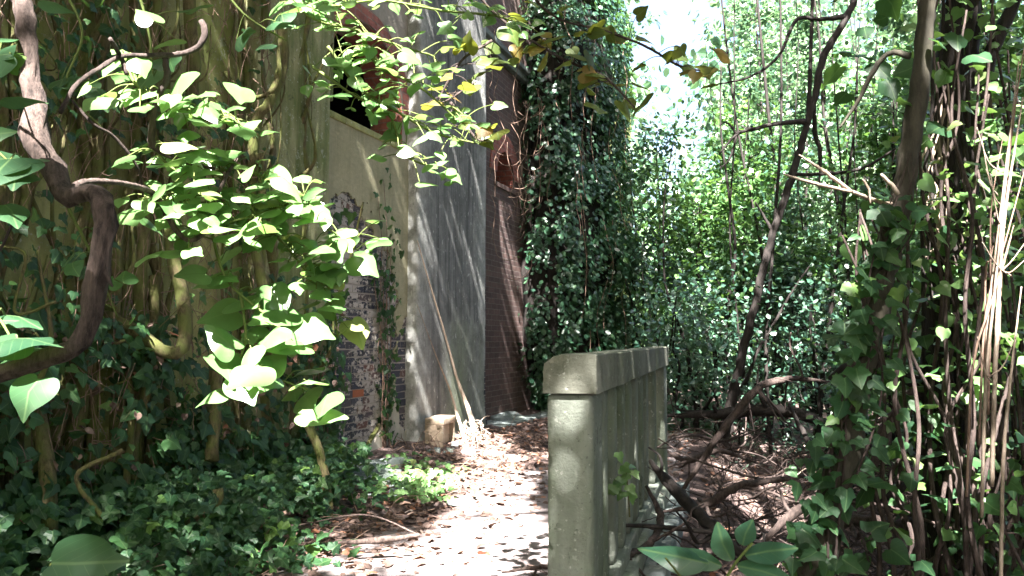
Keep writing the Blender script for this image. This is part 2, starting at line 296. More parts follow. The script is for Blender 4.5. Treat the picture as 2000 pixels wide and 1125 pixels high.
# ---------------------------------------------------------------- terrain
BX=.339; BY=.941; B0=-4.412
def wallx(y,off=0): return B0+.3603*y+off
def balx(y): return .33+.27*(y-3)
def nz2(x,y,k,s):
    return (np.sin(x*k+s)+np.sin(y*k*1.13+2*s)+np.sin((x+y)*k*.71+3*s)+np.sin((x-y)*k*1.37+s*5))*.25
def gh(x,y):
    x=np.asarray(x,float); y=np.asarray(y,float)
    r=x-balx(y)-.3; drop=-.38*np.clip(r/.7,0,1)
    far=np.clip((y-24)/30,0,1); w=np.clip(1-(x-wallx(y))/1.15,0,1)
    onp=np.clip(-r/.2,0,1)*np.clip((x-wallx(y)-.6)/.5,0,1)*np.clip((15-y)/2,0,1)
    nn=nz2(x,y,1.1,1)*.09+nz2(x,y,3.7,2)*.035
    return drop+far*1.2+w*.16*(1-onp)+nn*(1-onp)
g=MB(); NX,NY=190,210
xs=np.sign(np.linspace(-1,1,NX))*np.abs(np.linspace(-1,1,NX))**2.2*160; ys=-60+ (np.linspace(0,1,NY)**1.0)*0
ys=np.concatenate([np.linspace(-120,-4,12)[:-1],np.linspace(-4,26,150),26+(np.linspace(0,1,50)[1:]**2)*260]); NY=len(ys)
Xg,Yg=np.meshgrid(xs,ys,indexing='ij'); Zg=gh(Xg,Yg)
i,j=np.meshgrid(np.arange(NX-1),np.arange(NY-1),indexing='ij')
g.add(np.stack([Xg,Yg,Zg],-1).reshape(-1,3),np.stack([i*NY+j,(i+1)*NY+j,(i+1)*NY+j+1,i*NY+j+1],-1).reshape(-1),[4]*(NX-1)*(NY-1))
tag(g.build('ground',M['ground'],smooth=True),None,None,kind='structure')
p=MB(); yy=np.linspace(-3,14.2,120); K=9; vv=[]
for q in yy:
    a=max(wallx(q)+1.5+.13*math.sin(q*2.3)+.09*math.sin(q*5.1+1)+.05*math.sin(q*13), -1.6); b=balx(q)-.02
    for t in np.linspace(0,1,K): vv.append((a+(b-a)*t,q,0))
vv=np.array(vv); vv[:,2]=gh(vv[:,0],vv[:,1])+.006
i,j=np.meshgrid(np.arange(len(yy)-1),np.arange(K-1),indexing='ij')
p.add(vv,np.stack([i*K+j,i*K+j+1,(i+1)*K+j+1,(i+1)*K+j],-1).reshape(-1),[4]*(len(yy)-1)*(K-1))
tag(p.build('path',M['path'],smooth=True),None,None,kind='structure')
# ---------------------------------------------------------------- ruined building (local x along wall, -y outward)
ANG=math.atan2(BY,BX)
def L(s,y,z):
    s,y,z=np.asarray(s,float),np.asarray(y,float),np.asarray(z,float)
    return np.stack([B0+s*BX-y*BY+0*z, s*BY+y*BX+0*z, z+0*s+0*y],-1)
WN=np.array([BY,-BX,0])
bld=thing('ruined_building','ruined masonry building with streaked render pilasters and bare whitewashed brick beside the path','building',(B0,0,0),rz=ANG)
H=8.3
def archwall(mb,s0,s1,y,z0,z1,a0,a1,zs,sill):       # wall face with an arched opening a0..a1
    q=lambda A,B,C,D: mb.add([A,B,C,D],[0,1,2,3],[4])
    q((s0,y,z0),(a0,y,z0),(a0,y,z1),(s0,y,z1)); q((a1,y,z0),(s1,y,z0),(s1,y,z1),(a1,y,z1))
    if sill>z0: q((a0,y,z0),(a1,y,z0),(a1,y,sill),(a0,y,sill))
    c=(a0+a1)/2; r=(a1-a0)/2; n=16; ps=[(c-r*math.cos(math.pi*k/n),zs+r*math.sin(math.pi*k/n)) for k in range(n+1)]
    for (xa,za),(xb,zb) in zip(ps,ps[1:]): q((xa,y,za),(xb,y,zb),(xb,y,z1),(xa,y,z1))
    return ps
def reveal(mb,ps,a0,a1,y,dep,sill,proud=.003,k=1.22):
    prof=[(a0,sill)]+ps+[(a1,sill)]; cx=(a0+a1)/2; zc=ps[0][1]
    pr=[(x+(proud if x<cx else -proud if x>cx else 0),z) for x,z in prof]
    for (xa,za),(xb,zb) in zip(pr,pr[1:]): mb.add([(xa,y,za),(xa,y+dep,za),(xb,y+dep,zb),(xb,y,zb)],[0,1,2,3],[4])
    # brick ring on the face
    ring=[(cx+(x-cx)*k,zc+(z-zc)*k) for x,z in ps]
    for i in range(len(ps)-1):
        (xa,za),(xb,zb),(xc,zd),(xe,ze)=ps[i],ps[i+1],ring[i+1],ring[i]
        mb.add([(xa,y-.02,za),(xb,y-.02,zb),(xc,y-.02,zd),(xe,y-.02,ze)],[0,1,2,3],[4])
        mb.add([(xe,y-.02,ze),(xc,y-.02,zd),(xc,y+.01,zd),(xe,y+.01,ze)],[0,1,2,3],[4])
w=MB().box((-4,.10,-.5),(6.8,.6,H)); w.build('side_wall',M['oldwall'],bld)
MB().box((6.8,-.02,-.5),(7.9,.5,H),.03).build('pilaster',M['pilgreen'],bld,True)
MB().box((7.9,.05,3.66),(8.05,.3,5.0),.015).build('window_jamb',M['pilgreen'],bld,True)
bw=MB(); ps=archwall(bw,7.9,9.78,.15,-.5,H,8.05,9.66,3.93,3.6); bw.build('brick_bay',M['mortar'],bld)
def loss(s,z):                                   # <1 where the plaster has fallen
    n=.5*nz2(s,z,3.3,2)+.35*nz2(s*1.,z*1.4,9,5)+.25*nz2(s,z,23,7)+.16*nz2(s,z,55,3)
    d1=((s-8.6)/1.0)**2+((z-1.5)/1.3)**2; d2=((s-9.85)/.36)**2+((z-.98)/.66)**2
    return np.minimum(d1,d2)+n*.62
bk=MB(); r=0; z=.02
while z<3.5:
    x=7.9+(.118 if r%2 else 0)
    while x<9.7:
        if loss(x+.1,z+.04)<1.35:
            pr_=.004+abs(rng.normal(0,.004)); j=rng.normal(0,.0022,4); q=[(x+j[0],.15-pr_,z+j[1]),(x+.222+j[2],.15-pr_-rng.normal(0,.002),z+j[1]),(x+.222+j[2],.15-pr_,z+.07+j[3]),(x+j[0],.15-pr_,z+.07+j[3])]
            bk.add(q+[(u,.152,w_) for u,_,w_ in q],[0,1,2,3, 0,4,5,1, 1,5,6,2, 2,6,7,3, 3,7,4,0],[4]*5,tint=np.full(8,rng.random()))
        x+=.235
    z+=.083; r+=1
bk.build('brickwork',M['brick'],bld)
pk=MB(); C_=.014; ss=np.arange(7.9,9.785,C_); zz=np.arange(-.3,3.53,C_); S_,Z_=np.meshgrid(ss+C_/2,zz+C_/2,indexing='ij'); on=loss(S_,Z_)>1
hh=.128+.0035*nz2(*np.meshgrid(np.append(ss,ss[-1]+C_),np.append(zz,zz[-1]+C_),indexing='ij'),6,2); I,J=np.nonzero(on)
gx=np.append(ss,ss[-1]+C_); gz=np.append(zz,zz[-1]+C_); nzv=len(gz)
jx=rng.uniform(-.35,.35,(len(gx),nzv))*C_; jz=rng.uniform(-.35,.35,(len(gx),nzv))*C_; GX=gx[:,None]+jx; GZ=gz[None]+jz
fr=np.stack([GX,hh,GZ],-1).reshape(-1,3); bkv=fr.copy(); bkv[:,1]=.152; N_=len(fr); id_=lambda i,j:i*nzv+j; F_=[]
F_.append(np.stack([id_(I,J),id_(I+1,J),id_(I+1,J+1),id_(I,J+1)],-1))
op=np.pad(on,1)
for di,dj,e0,e1 in ((-1,0,(0,1),(0,0)),(1,0,(1,0),(1,1)),(0,-1,(0,0),(1,0)),(0,1,(1,1),(0,1))):
    k=on&~op[1+di:1+di+on.shape[0],1+dj:1+dj+on.shape[1]]; i,j=np.nonzero(k); A_=id_(i+e0[0],j+e0[1]); B_=id_(i+e1[0],j+e1[1]); F_.append(np.stack([B_,A_,A_+N_,B_+N_],-1))
F_=np.concatenate(F_); pk.add(np.concatenate([fr,bkv]),F_.reshape(-1),[4]*len(F_)); pk.build('plaster_skin',M['plaster'],bld)
rv=MB(); reveal(rv,ps,8.05,9.66,.15,.42,3.6); rv.build('window_arch',M['red'],bld)
MB().box((8.0,.11,3.53),(9.72,.56,3.60),.012).build('window_sill',M['oldwall'],bld,True)
# main pilaster: slightly uneven render with a spreading foot
import bmesh
bm=bmesh.new(); rows=np.concatenate([np.linspace(-.3,.4,5),np.linspace(.6,H-.01,24)]); cols=26; prof=[]
for k in range(cols+1):
    t=k/cols
    prof.append((9.78+2.18*t,0.))
pr=[(9.78,.25),(9.78,.06),(9.79,.025),(9.815,.006)]+[(9.85+2.04*t,0) for t in np.linspace(0,1,22)]+[(11.93,.006),(11.952,.025),(11.96,.06),(11.96,.5)]
V=[]
for r_,z in enumerate(rows):
    fl=.16*max(0,.35-z)**1.2
    for k,(s,y) in enumerate(pr):
        dy=nz2(s*1.,z,2.1,4)*.008+nz2(s,z,7,6)*.003
        V.append(bm.verts.new((s+(fl*2 if k>24 else 0)+nz2(z*1.,s*0+k*.0,1.7,3)*.006,y+(dy-fl if 0<k<len(pr)-1 else 0),z)))
n_=len(pr)
for r_ in range(len(rows)-1):
    for k in range(n_-1): bm.faces.new((V[r_*n_+k],V[r_*n_+k+1],V[(r_+1)*n_+k+1],V[(r_+1)*n_+k]))
mb=MB(); mb.bm(bm); mb.build('pilaster',M['pil'],bld,True)
MB().box((9.74,-.07,7.2),(12.0,.3,7.42),.03).box((9.7,-.12,7.42),(12.04,.3,7.55),.02).build('capital',M['slab'],bld,True)
pb=MB(); ps=archwall(pb,11.96,15.0,.25,-.5,H,12.98,13.75,3.98,3.82); pb.build('porch_wall',M['dkbrick'],bld)
rv=MB(); reveal(rv,ps,12.98,13.75,.25,.4,3.82,k=1.75); rv.build('niche_arch',M['red'],bld); MB().box((12.9,.64,3.8),(13.85,.7,4.45)).build('niche_back',M['red'],bld); MB().box((12.9,.22,3.75),(13.85,.66,3.815)).build('niche_sill',M['dkbrick'],bld)
mb=MB(); mb.box((11.97,.08,5.87),(15.9,.248,5.95),.01).box((11.97,.15,5.76),(15.9,.248,5.87),.01); mb.build('cornice',M['slab'],bld,True)
MB().box((15.0,.3,-.5),(24,.9,H)).build('rear_wall',M['oldwall'],bld)
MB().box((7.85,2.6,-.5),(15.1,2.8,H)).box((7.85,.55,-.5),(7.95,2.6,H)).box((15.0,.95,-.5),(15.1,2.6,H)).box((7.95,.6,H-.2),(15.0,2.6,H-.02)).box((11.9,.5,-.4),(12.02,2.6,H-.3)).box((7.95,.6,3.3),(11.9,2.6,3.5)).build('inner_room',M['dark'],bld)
MB().box((8.62,.138,.766),(8.84,.2,.84),.004).build('orange_brick',M['orange'],bld)
MB().box((11.97,-.28,-.2),(14.9,.248,.16),.02).build('door_step',M['slab'],bld,True)
# dwarf block with a sunken panel against the pilaster foot
q0=L(9.95,-.2,0); pt=thing('plaster_block','small peach plaster block with sunken panel leaning at the pilaster foot','block',tuple(q0),rz=ANG+.1)
mb=MB(); x0,x1,y0,y1,zt=-.13,.3,-.1,.12,.46
mb.box((x0,y0,-.1),(x0+.06,y1,zt-.08),.006).box((x1-.06,y0,-.1),(x1,y1,zt-.08),.006).box((x0+.06,y0,-.1),(x1-.06,y1,.06),.006).box((x0,y0-.01,zt-.08),(x1,y1,zt),.01)
mb.build('frame',M['peach'],pt,True); MB().box((x0+.06,y0+.05,.06),(x1-.06,y1,zt-.08)).build('panel',M['peach'],pt)
def slab(px,py,d,w,dd,hh,rz,tx,label):
    c=P(px,py,d); o=MB().box((-w/2,-dd/2,-hh/2),(w/2,dd/2,hh/2),.03).build('stone_slab',M['slab'],smooth=True); o.location=c; o.rotation_euler=(tx,.08,rz); return tag(o,label,'stone','loose stones beside the path')
slab(985,818,12.4,.62,.75,.14,.35,.1,'pale grey stone slab tilted on the litter right of the streaked pilaster')
slab(715,930,7.5,.5,.5,.16,.5,.2,'broken grey stone slab lying at the foot of the brick bay')
slab(768,910,8.1,.34,.28,.16,.9,-.15,'small rounded lump of grey masonry just right of the broken slab')
slab(900,984,6.6,.22,.12,.03,.2,.05,'thin flat grey stone lying on the sunny path')
mb=MB()
for k in range(46):
    y=rng.uniform(6.6,9.4); x=wallx(y)+rng.uniform(.3,1.15); c=np.array([x,y,float(gh(x,y))+.015]); r_=rng.uniform(.015,.07); mb.box(c-[r_,r_*.8,r_*.5],c+[r_*rng.uniform(.5,1),r_,r_*.45],r_*.3)
tag(mb.build('rubble',M['slab'],smooth=True),'bits of broken masonry strewn along the foot of the brick bay','rubble',kind='stuff')
# ---------------------------------------------------------------- balustrade
BA=-math.atan(.27); c0=np.array([.318,3.,0]); vdir=np.array([.2607,.9654]); rdir=np.array([.9654,-.2607])
org=np.array([c0[0]-rdir[0]*.105, c0[1]-rdir[1]*.105,0])
bal=thing('balustrade','mossy concrete balustrade with heavy coping and square balusters along the path','balustrade',tuple(org),rz=BA)
bm=bmesh.new(); cs=[(-.105,1.146),(-.105,1.245),(-.098,1.262),(-.065,1.288),(-.03,1.296),(.1,1.297),(.1055,1.291),(.105,1.146)]; seg=np.concatenate([[0,.006,.02],np.linspace(.05,3.75,110),[3.78]]); V=[]
for t in seg:
    k=.975 if t==0 else .995 if t<.01 else 1
    for ci,(x,z) in enumerate(cs):
        ch=max(0,nz2(t*9,x*7+z*5,3.1,ci)-.3)*.02+max(0,rng.normal(0,.0012)); V.append(bm.verts.new((x*(k-ch*4)+nz2(t*1.,x,5,2)*.0025,t,1.22+(z-1.22)*(k-ch*5)+nz2(t*1.,x*9,6,1)*.0025)))
n_=len(cs)
for a in range(len(seg)-1):
    for k in range(n_): bm.faces.new((V[a*n_+k],V[a*n_+(k+1)%n_],V[(a+1)*n_+(k+1)%n_],V[(a+1)*n_+k]))
bm.faces.new(V[:n_]); bm.faces.new(V[-n_:][::-1]); bmesh.ops.recalc_face_normals(bm,faces=bm.faces[:])
mb=MB(); mb.bm(bm); o=mb.build('coping',M['cap'],bal)
mb=MB(); mb.rough((-.093,.02,-.3),(.085,.27,1.147),.014,.022); mb.build('end_post',M['conc'],bal,True)
MB().box((-.07,.268,.3),(.07,.30,1.147),.004).build('end_post_rib',M['conc'],bal)
for k,t in enumerate([.42,.72,1.02,1.32,1.62,1.92,2.22,2.82]):
    MB().rough((-.06,t-.075,.34),(.078,t+.075,1.147),.012,.04,seed=k).build('baluster',M['conc'],bal,True)
MB().rough((-.093,3.42,-.3),(.095,3.72,1.147),.014,.05).build('end_post',M['conc'],bal,True)
MB().box((-.1,.275,-.4),(.14,3.42,.27),.015).box((-.085,.275,.27),(.1,3.42,.341),.01).build('plinth',M['conc'],bal,True)
MB().box((.14,.1,-.6),(.26,3.8,.19),.02).build('plinth_ledge',M['slab'],bal,True)
# ---------------------------------------------------------------- ivy on the wall, lianas
ivw=thing('wall_ivy','thick old ivy with bare twisted trunks and dark leaves smothering the left wall','ivy',tuple(L(5.5,0,0)))
IB=tuple(L(5.5,0,0))
def wallstem(s0,s1,z0,z1,r,y=-.03,n=9,amp=.1,seed=0):
    t=np.linspace(0,1,n); ss=s0+(s1-s0)*t+rng.normal(0,amp,n)*np.sin(np.pi*np.clip(t,.05,1)); yy=y-.05*rng.random(n)-r; return L(ss,yy,z0+(z1-z0)*t), r*(1.15-.5*t)*rng.uniform(.85,1.15,n)
for k in range(25):
    s0=rng.uniform(4.2,6.75) if k<21 else rng.uniform(6.8,7.8); r=rng.choice([.012,.02,.03,.045,.06],p=[.32,.3,.2,.12,.06])
    mb=MB(); pts,rr=wallstem(s0,s0+rng.normal(0,.35),-.2,rng.uniform(4.5,7.),r,.08,14,.07); mb.tube(pts,rr,8,.1,.8,seed=k,wob=.12)
    for _ in range(3):
        i=rng.integers(2,9); q=pts[i]; m=q+np.array([.05,.0,.3])+rng.normal(0,.12,3)*[1,.3,1]; e=m+np.array([0,0,.5])+rng.normal(0,.2,3)*[1,.3,1]; mb.tube([q,m,e],[rr[i]*.5,rr[i]*.4,rr[i]*.2],5,.1,seed=k)
    shift(mb.build('stem',M['stem'],ivw,True),IB)
# long curved lianas seen in front of the wall
for pts,wd in [([(370,-20,5.6),(372,200,5.6),(330,430,5.5),(352,560,5.4),(362,650,5.3),(340,690,5.2),(290,665,5.15),(240,630,5.1),(205,620,5.1)],26),
  ([(300,540,5.4),(302,700,5.3),(262,860,5.2),(268,980,5.1),(330,1040,5.0),(420,990,4.95),(425,955,4.95)],20),
  ([(250,700,5.2),(255,850,5.1),(250,960,5.0),(300,1030,4.9)],14),([(10,560,4.6),(45,700,4.6),(90,900,4.5),(95,1050,4.4)],30),([(420,700,5.8),(415,820,5.7),(412,900,5.6)],26),
  ([(550,40,6.3),(552,130,6.3),(520,210,6.2),(500,240,6.2),(490,420,6.2),(520,600,6.1)],22),([(440,140,6.2),(480,190,6.2),(540,170,6.2),(545,90,6.2)],9),
  ([(510,300,6.2),(512,520,6.2),(500,700,6.1)],16),([(590,800,6.4),(615,860,6.3),(636,930,6.2),(643,1010,6.1),(648,1100,6.0)],17),
  ([(740,830,8.2),(700,900,7.8),(690,915,7.7)],9),([(0,480,4.),(50,500,4.),(30,610,4.),(110,590,4.)],6),([(200,1010,4.4),(150,930,4.5),(240,880,4.6)],9)]:
    p3=np.array(PX(pts)); d=p3[:,1]; mb=MB().tube(p3,wd/2*d/F,9,.08,.7,seed=len(pts),wob=.1); shift(mb.build('stem',M['stem'],ivw,True),IB)
mb=MB()
for k in range(1000):          # fine rootlets clinging along the stems
    s=rng.uniform(4.2,6.9); z=rng.uniform(-.1,4.5); a=L(s,-.05-rng.random()*.1,z); dd=rng.normal(0,1,3)*[.07,.06,.2]; mb.tube([a,a+dd*.6+rng.normal(0,.02,3),a+dd*1.3],[.003,.0025,.001],4)
shift(tag(mb.build('rootlets',M['root'],ivw,True),None,None,kind='stuff'),IB)
def walldens(n,s0,s1,z0,z1,fn,out=(.05,.28)):
    s=rng.uniform(s0,s1,n); z=rng.uniform(z0,z1,n); k=rng.random(n)<fn(s,z); s,z=s[k],z[k]
    return L(s,-rng.uniform(out[0],out[1],len(s)),z)
clump=lambda s,z,k,sd: np.clip(nz2(s,z,k,sd)*1.6+.5,0,1)
lv=MB()
a=walldens(4400,4.1,6.9,-.1,1.5,lambda s,z:np.maximum(.08+.92*clump(s,z,5,3),np.clip(.9-z,0,.8))*np.clip(1.15-z*.45,.15,1)*np.where((s>5.7)&(z>.9),.35,1))
lv.leaves(a,WN*[1,1,1]+[0,0,.5]+rng.normal(0,.4,(len(a),3)),rng.uniform(.04,.12,len(a)),'ivy',tj=.6)
a=walldens(1500,6.7,8.0,-.1,1.9,lambda s,z:(.15+.85*clump(s,z,6,9))*np.clip(1.4-z*.6,.1,1),(.03,.22))
lv.leaves(a,WN*[1,1,1]+[0,0,.5]+rng.normal(0,.4,(len(a),3)),rng.uniform(.045,.1,len(a)),'ivy',tj=.5)
a=walldens(3600,4.0,6.8,1.4,5.2,lambda s,z:clump(s,z,4,7)**1.5*np.where(s>6.1,.3,.75),(.05,.25))
lv.leaves(a,WN+[0,0,.4]+rng.normal(0,.4,(len(a),3)),rng.uniform(.04,.09,len(a)),'ivy',tj=.5)
shift(lv.build('foliage',M['ivy'],ivw),IB)
# ivy over the brick bay and at the pilaster
def climber(label,s,y,z,n,zz,wid,sz,stemr=.008):
    b=L(s,y,0); t=thing('climbing_ivy',label,'ivy',tuple(b),'thin climbing ivies on the walls'); mb=MB(); nn=[]
    for k in range(n):
        z1=rng.uniform(*zz); m=12; tt=np.linspace(0,1,m); ss=s+rng.normal(0,wid*.5)*tt+np.cumsum(rng.normal(0,.03,m)); pts=L(ss,y-.015-.02*rng.random(m),z+(z1-z)*tt)
        mb.tube(pts,stemr*(1.2-.8*tt),5,.1,seed=k); q=pts[rng.integers(1,m,int(sz[2]/n))]; nn.append(q+rng.normal(0,.055,q.shape)+WN*.03)
    shift(mb.build('stem',M['root'],t,True),b); a=np.concatenate(nn); fo=MB().leaves(a,WN+rng.normal(0,.4,(len(a),3)),rng.uniform(sz[0],sz[1],len(a)),'ivy',tj=.35)
    shift(fo.build('foliage',M['ivy'],t),b)
climber('sparse ivy runners trailing down the left side of the whitewashed brick bay',8.12,.13,.1,5,(1.6,3.4),.3,(.07,.13,150))
climber('thin ivy climbing the plaster strip close to the streaked pilaster',9.25,.13,.1,6,(1.8,3.3),.35,(.05,.09,230))
climber('reddish dead-stemmed ivy on the narrow end of the algae green pilaster',7.75,-.03,.1,7,(.9,1.6),.25,(.06,.1,120))
# ivy curtain swallowing the far end of the building
cur=thing('ivy_curtain','tall dark curtain of small-leaved ivy swallowing the far end of the building','ivy',(1.2,13.9,0)); CB=(1.2,13.9,0)
ctl=np.array([(.22,13.7),(.3,13.25),(.65,13.2),(1.05,13.3),(1.45,13.7),(1.8,14.1),(2.1,14.8),(2.25,15.8),(2.2,17)])
def curp(t):
    t=np.clip(t,0,.9999)*(len(ctl)-1); i=t.astype(int); f=(t-i)[:,None]; return ctl[i]*(1-f)+ctl[i+1]*f, (ctl[i+1]-ctl[i])
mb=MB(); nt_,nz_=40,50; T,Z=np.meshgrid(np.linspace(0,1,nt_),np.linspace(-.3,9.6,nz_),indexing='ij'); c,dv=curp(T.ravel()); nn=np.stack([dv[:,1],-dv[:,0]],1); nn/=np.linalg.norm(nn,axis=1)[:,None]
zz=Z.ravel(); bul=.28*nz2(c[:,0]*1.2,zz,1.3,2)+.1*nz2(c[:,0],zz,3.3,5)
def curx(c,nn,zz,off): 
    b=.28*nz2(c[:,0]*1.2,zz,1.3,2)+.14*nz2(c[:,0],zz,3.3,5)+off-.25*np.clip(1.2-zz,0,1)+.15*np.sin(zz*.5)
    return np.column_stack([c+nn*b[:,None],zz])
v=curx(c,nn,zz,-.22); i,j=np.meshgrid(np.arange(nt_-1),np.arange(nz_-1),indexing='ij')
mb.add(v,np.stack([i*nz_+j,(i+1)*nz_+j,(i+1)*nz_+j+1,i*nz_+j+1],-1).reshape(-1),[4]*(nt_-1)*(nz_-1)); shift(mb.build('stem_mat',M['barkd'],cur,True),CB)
n=46000; t=rng.random(n); zz=rng.uniform(-.15,9.7,n); c,dv=curp(t); nn=np.stack([dv[:,1],-dv[:,0]],1); nn/=np.linalg.norm(nn,axis=1)[:,None]
keep=rng.random(n)<np.clip(.55+1.1*nz2(c[:,0]*1.3,zz,4.3,3),.12,1)*np.where((t<.33)&(zz>1.5),.5,1); c,nn,zz=c[keep],nn[keep],zz[keep]
v=curx(c,nn,zz,rng.uniform(-.12,.16,len(zz))); N3=np.column_stack([nn,np.full(len(zz),.5)])+rng.normal(0,.45,(len(zz),3))
shift(MB().leaves(v,N3,rng.uniform(.065,.12,len(zz)),'round',tj=.5).build('foliage',M['ivyd'],cur),CB)
mb=MB()
for k in range(26):
    t0=np.array([rng.uniform(0,.75)]); c,dv=curp(t0); nn=np.array([[dv[0,1],-dv[0,0]]]); nn/=np.linalg.norm(nn); z0=rng.uniform(1.5,7); m=6; zz=z0-np.linspace(0,rng.uniform(.6,2.),m)
    pts=curx(np.repeat(c,m,0)+np.cumsum(rng.normal(0,.04,(m,2)),0),np.repeat(nn,m,0),zz,.12); mb.tube(pts,.006,4,seed=k)
shift(mb.build('runners',M['root'],cur,True),CB)
# hanging root tendrils in the porch recess
hr=thing('hanging_roots','curtain of thin dry hanging roots in front of the red arched doorway','roots',tuple(P(980,300,11.6))); HB=tuple(P(980,300,11.6)); mb=MB()
for k in range(12):
    x=rng.choice([rng.uniform(956,975),rng.uniform(992,1035)]); y0=rng.uniform(60,330); ln=rng.uniform(90,330); m=7; d=rng.uniform(11.3,12.0)
    pts=[(x+rng.normal(0,4)+6*math.sin(i+k),y0+ln*i/(m-1),d) for i in range(m)]; mb.tube(PX(pts),[.0045*(1-.08*i) for i in range(m)],4,.1,seed=k)
for k in range(20):
    x=rng.uniform(990,1040); y=rng.uniform(120,520); d=rng.uniform(11.4,12.2); a=rng.uniform(-1.2,1.2); r=rng.uniform(15,35)
    mb.tube(PX([(x+r*math.cos(a+u),y+r*math.sin(a+u),d) for u in np.linspace(0,2.2,6)]),.004,4)
shift(mb.build('root_strands',M['root'],hr,True),HB)
# pale stems modelled for light streaks grazing the pilaster, ending in a root brush
dv_=thing('light_streak_stems','pale stems standing in for sun streaks down the streaked pilaster into a brush of roots','vine',tuple(P(930,880,9.6))); DB=tuple(P(930,880,9.6))
def onpil(px,py,y=-.03):
    r=P(px,py,1.)-np.array([0,0,EYE]); nn=WN; o=L(0,y,0); k=((o-np.array([0,0,EYE])).dot(nn))/r.dot(nn); return np.array([0,0,EYE])+r*k
mb=MB(); mb.tube([onpil(815,470,-.03),onpil(835,540),onpil(868,650),onpil(893,740,-.06),onpil(915,800,-.15),P(935,870,9.8)],[.007,.010,.014,.02,.03,.045],6,.12,seed=3)
mb.tube([onpil(815,595),onpil(850,690,-.03),onpil(878,760,-.07),onpil(893,810,-.14),P(912,870,9.6)],[.004,.007,.012,.02,.03],6,.12,seed=4)
shift(mb.build('stem',M['pale'],dv_,True),DB); mb=MB()
for k in range(90):
    b=P(rng.uniform(905,945),rng.uniform(820,870),rng.uniform(9.5,10.1)); e=b+np.array([rng.normal(0,.13),rng.normal(-.05,.12),rng.uniform(-.32,.12)]); mb.tube([b,(b+e)/2+rng.normal(0,.035,3),e],[.007,.005,.002],4,seed=k)
shift(mb.build('root_brush',M['pale'],dv_,True),DB)
for (x0,y0,x1,y1,d,lab) in [(865,890,760,845,9.,'a'),(900,920,1010,860,9.2,'b')]:
    mb=MB()
    for k in range(60):
        b=P(rng.uniform(*sorted((x0,x1))),rng.uniform(y1+15,y0+15),d+rng.uniform(-.5,.6)); e=b+rng.normal(0,.12,3)+[0,0,.04]; mb.tube([b,(b+e)/2+rng.normal(0,.05,3),e],[.006,.005,.002],4,seed=k)
    tag(mb.build('twig_pile',M['root'],smooth=True),'low tangle of dry twigs left of the plaster block' if lab=='a' else 'loose dry roots and twigs strewn right of the leaning pale stems','twigs')
# ---------------------------------------------------------------- foreground gnarled trunk and leafy sprays
def limb(mb,pts,w,sides=10,jit=.07,seed=0,wob=.08):
    p3=np.array(PX(pts)); mb.tube(p3,np.array(w)/2*p3[:,1]/F,sides,jit,.35,seed=seed,wob=wob); return p3
gb=thing('gnarled_vine','gnarled woody vine with an S bend crossing the left foreground','vine',tuple(P(60,-150,1.5))); GB=tuple(P(60,-150,1.5))
mb=MB(); limb(mb,[(30,-220,1.6),(38,-50,1.55),(50,60,1.5),(55,140,1.48),(68,210,1.46),(70,262,1.44),(85,310,1.42),(112,360,1.4),(135,382,1.38),(170,374,1.36),(196,390,1.35),(205,440,1.34),(196,500,1.33),(186,560,1.33),(178,620,1.32),(160,660,1.31),(120,690,1.3),(60,708,1.29),(-20,735,1.28),(-220,800,1.25)],[34,36,34,32,38,52,44,40,34,32,42,40,36,44,34,36,35,34,34,36],18,.11,seed=5,wob=.11)
shift(mb.build('trunk',M['bark'],gb,True),GB)
mb=MB(); limb(mb,[(200,520,1.33),(212,545,1.33),(220,560,1.33)],[16,9,3],6); shift(mb.build('snag',M['bark'],gb,True),GB); mb=MB(); limb(mb,[(128,378,1.4),(165,356,1.5),(230,357,1.6),(285,370,1.75),(310,390,1.8),(345,450,1.85),(375,470,1.85),(410,440,1.87),(425,380,1.9),(450,330,1.95),(470,300,2)],[20,13,10,12,12,11,9,9,8,7,5],8,seed=2)
shift(mb.build('branch',M['bark'],gb,True),GB)
for pts,w in [([(118,220,1.6),(150,165,1.65),(200,130,1.75),(240,110,1.8),(300,108,1.85),(355,105,1.9),(390,90,1.9),(400,60,1.9),(393,40,1.9)],[9,9,10,10,9,11,12,14,11]),([(215,75,1.75),(235,110,1.8),(248,145,1.8)],[8,10,9]),
 ([(322,110,1.88),(326,150,1.88),(305,200,1.88),(297,250,1.88),(300,285,1.88),(350,312,1.9),(420,330,1.92)],[12,14,12,14,15,9,6]),([(0,490,1.4),(28,430,1.4),(45,405,1.4)],[5,6,7]),([(140,195,1.7),(180,240,1.7),(225,270,1.75),(270,330,1.8),(280,390,1.85)],[5,6,7,5,4])]:
    mb=MB(); limb(mb,pts,w,8,seed=len(pts)); shift(mb.build('twig',M['branch'],gb,True),GB)
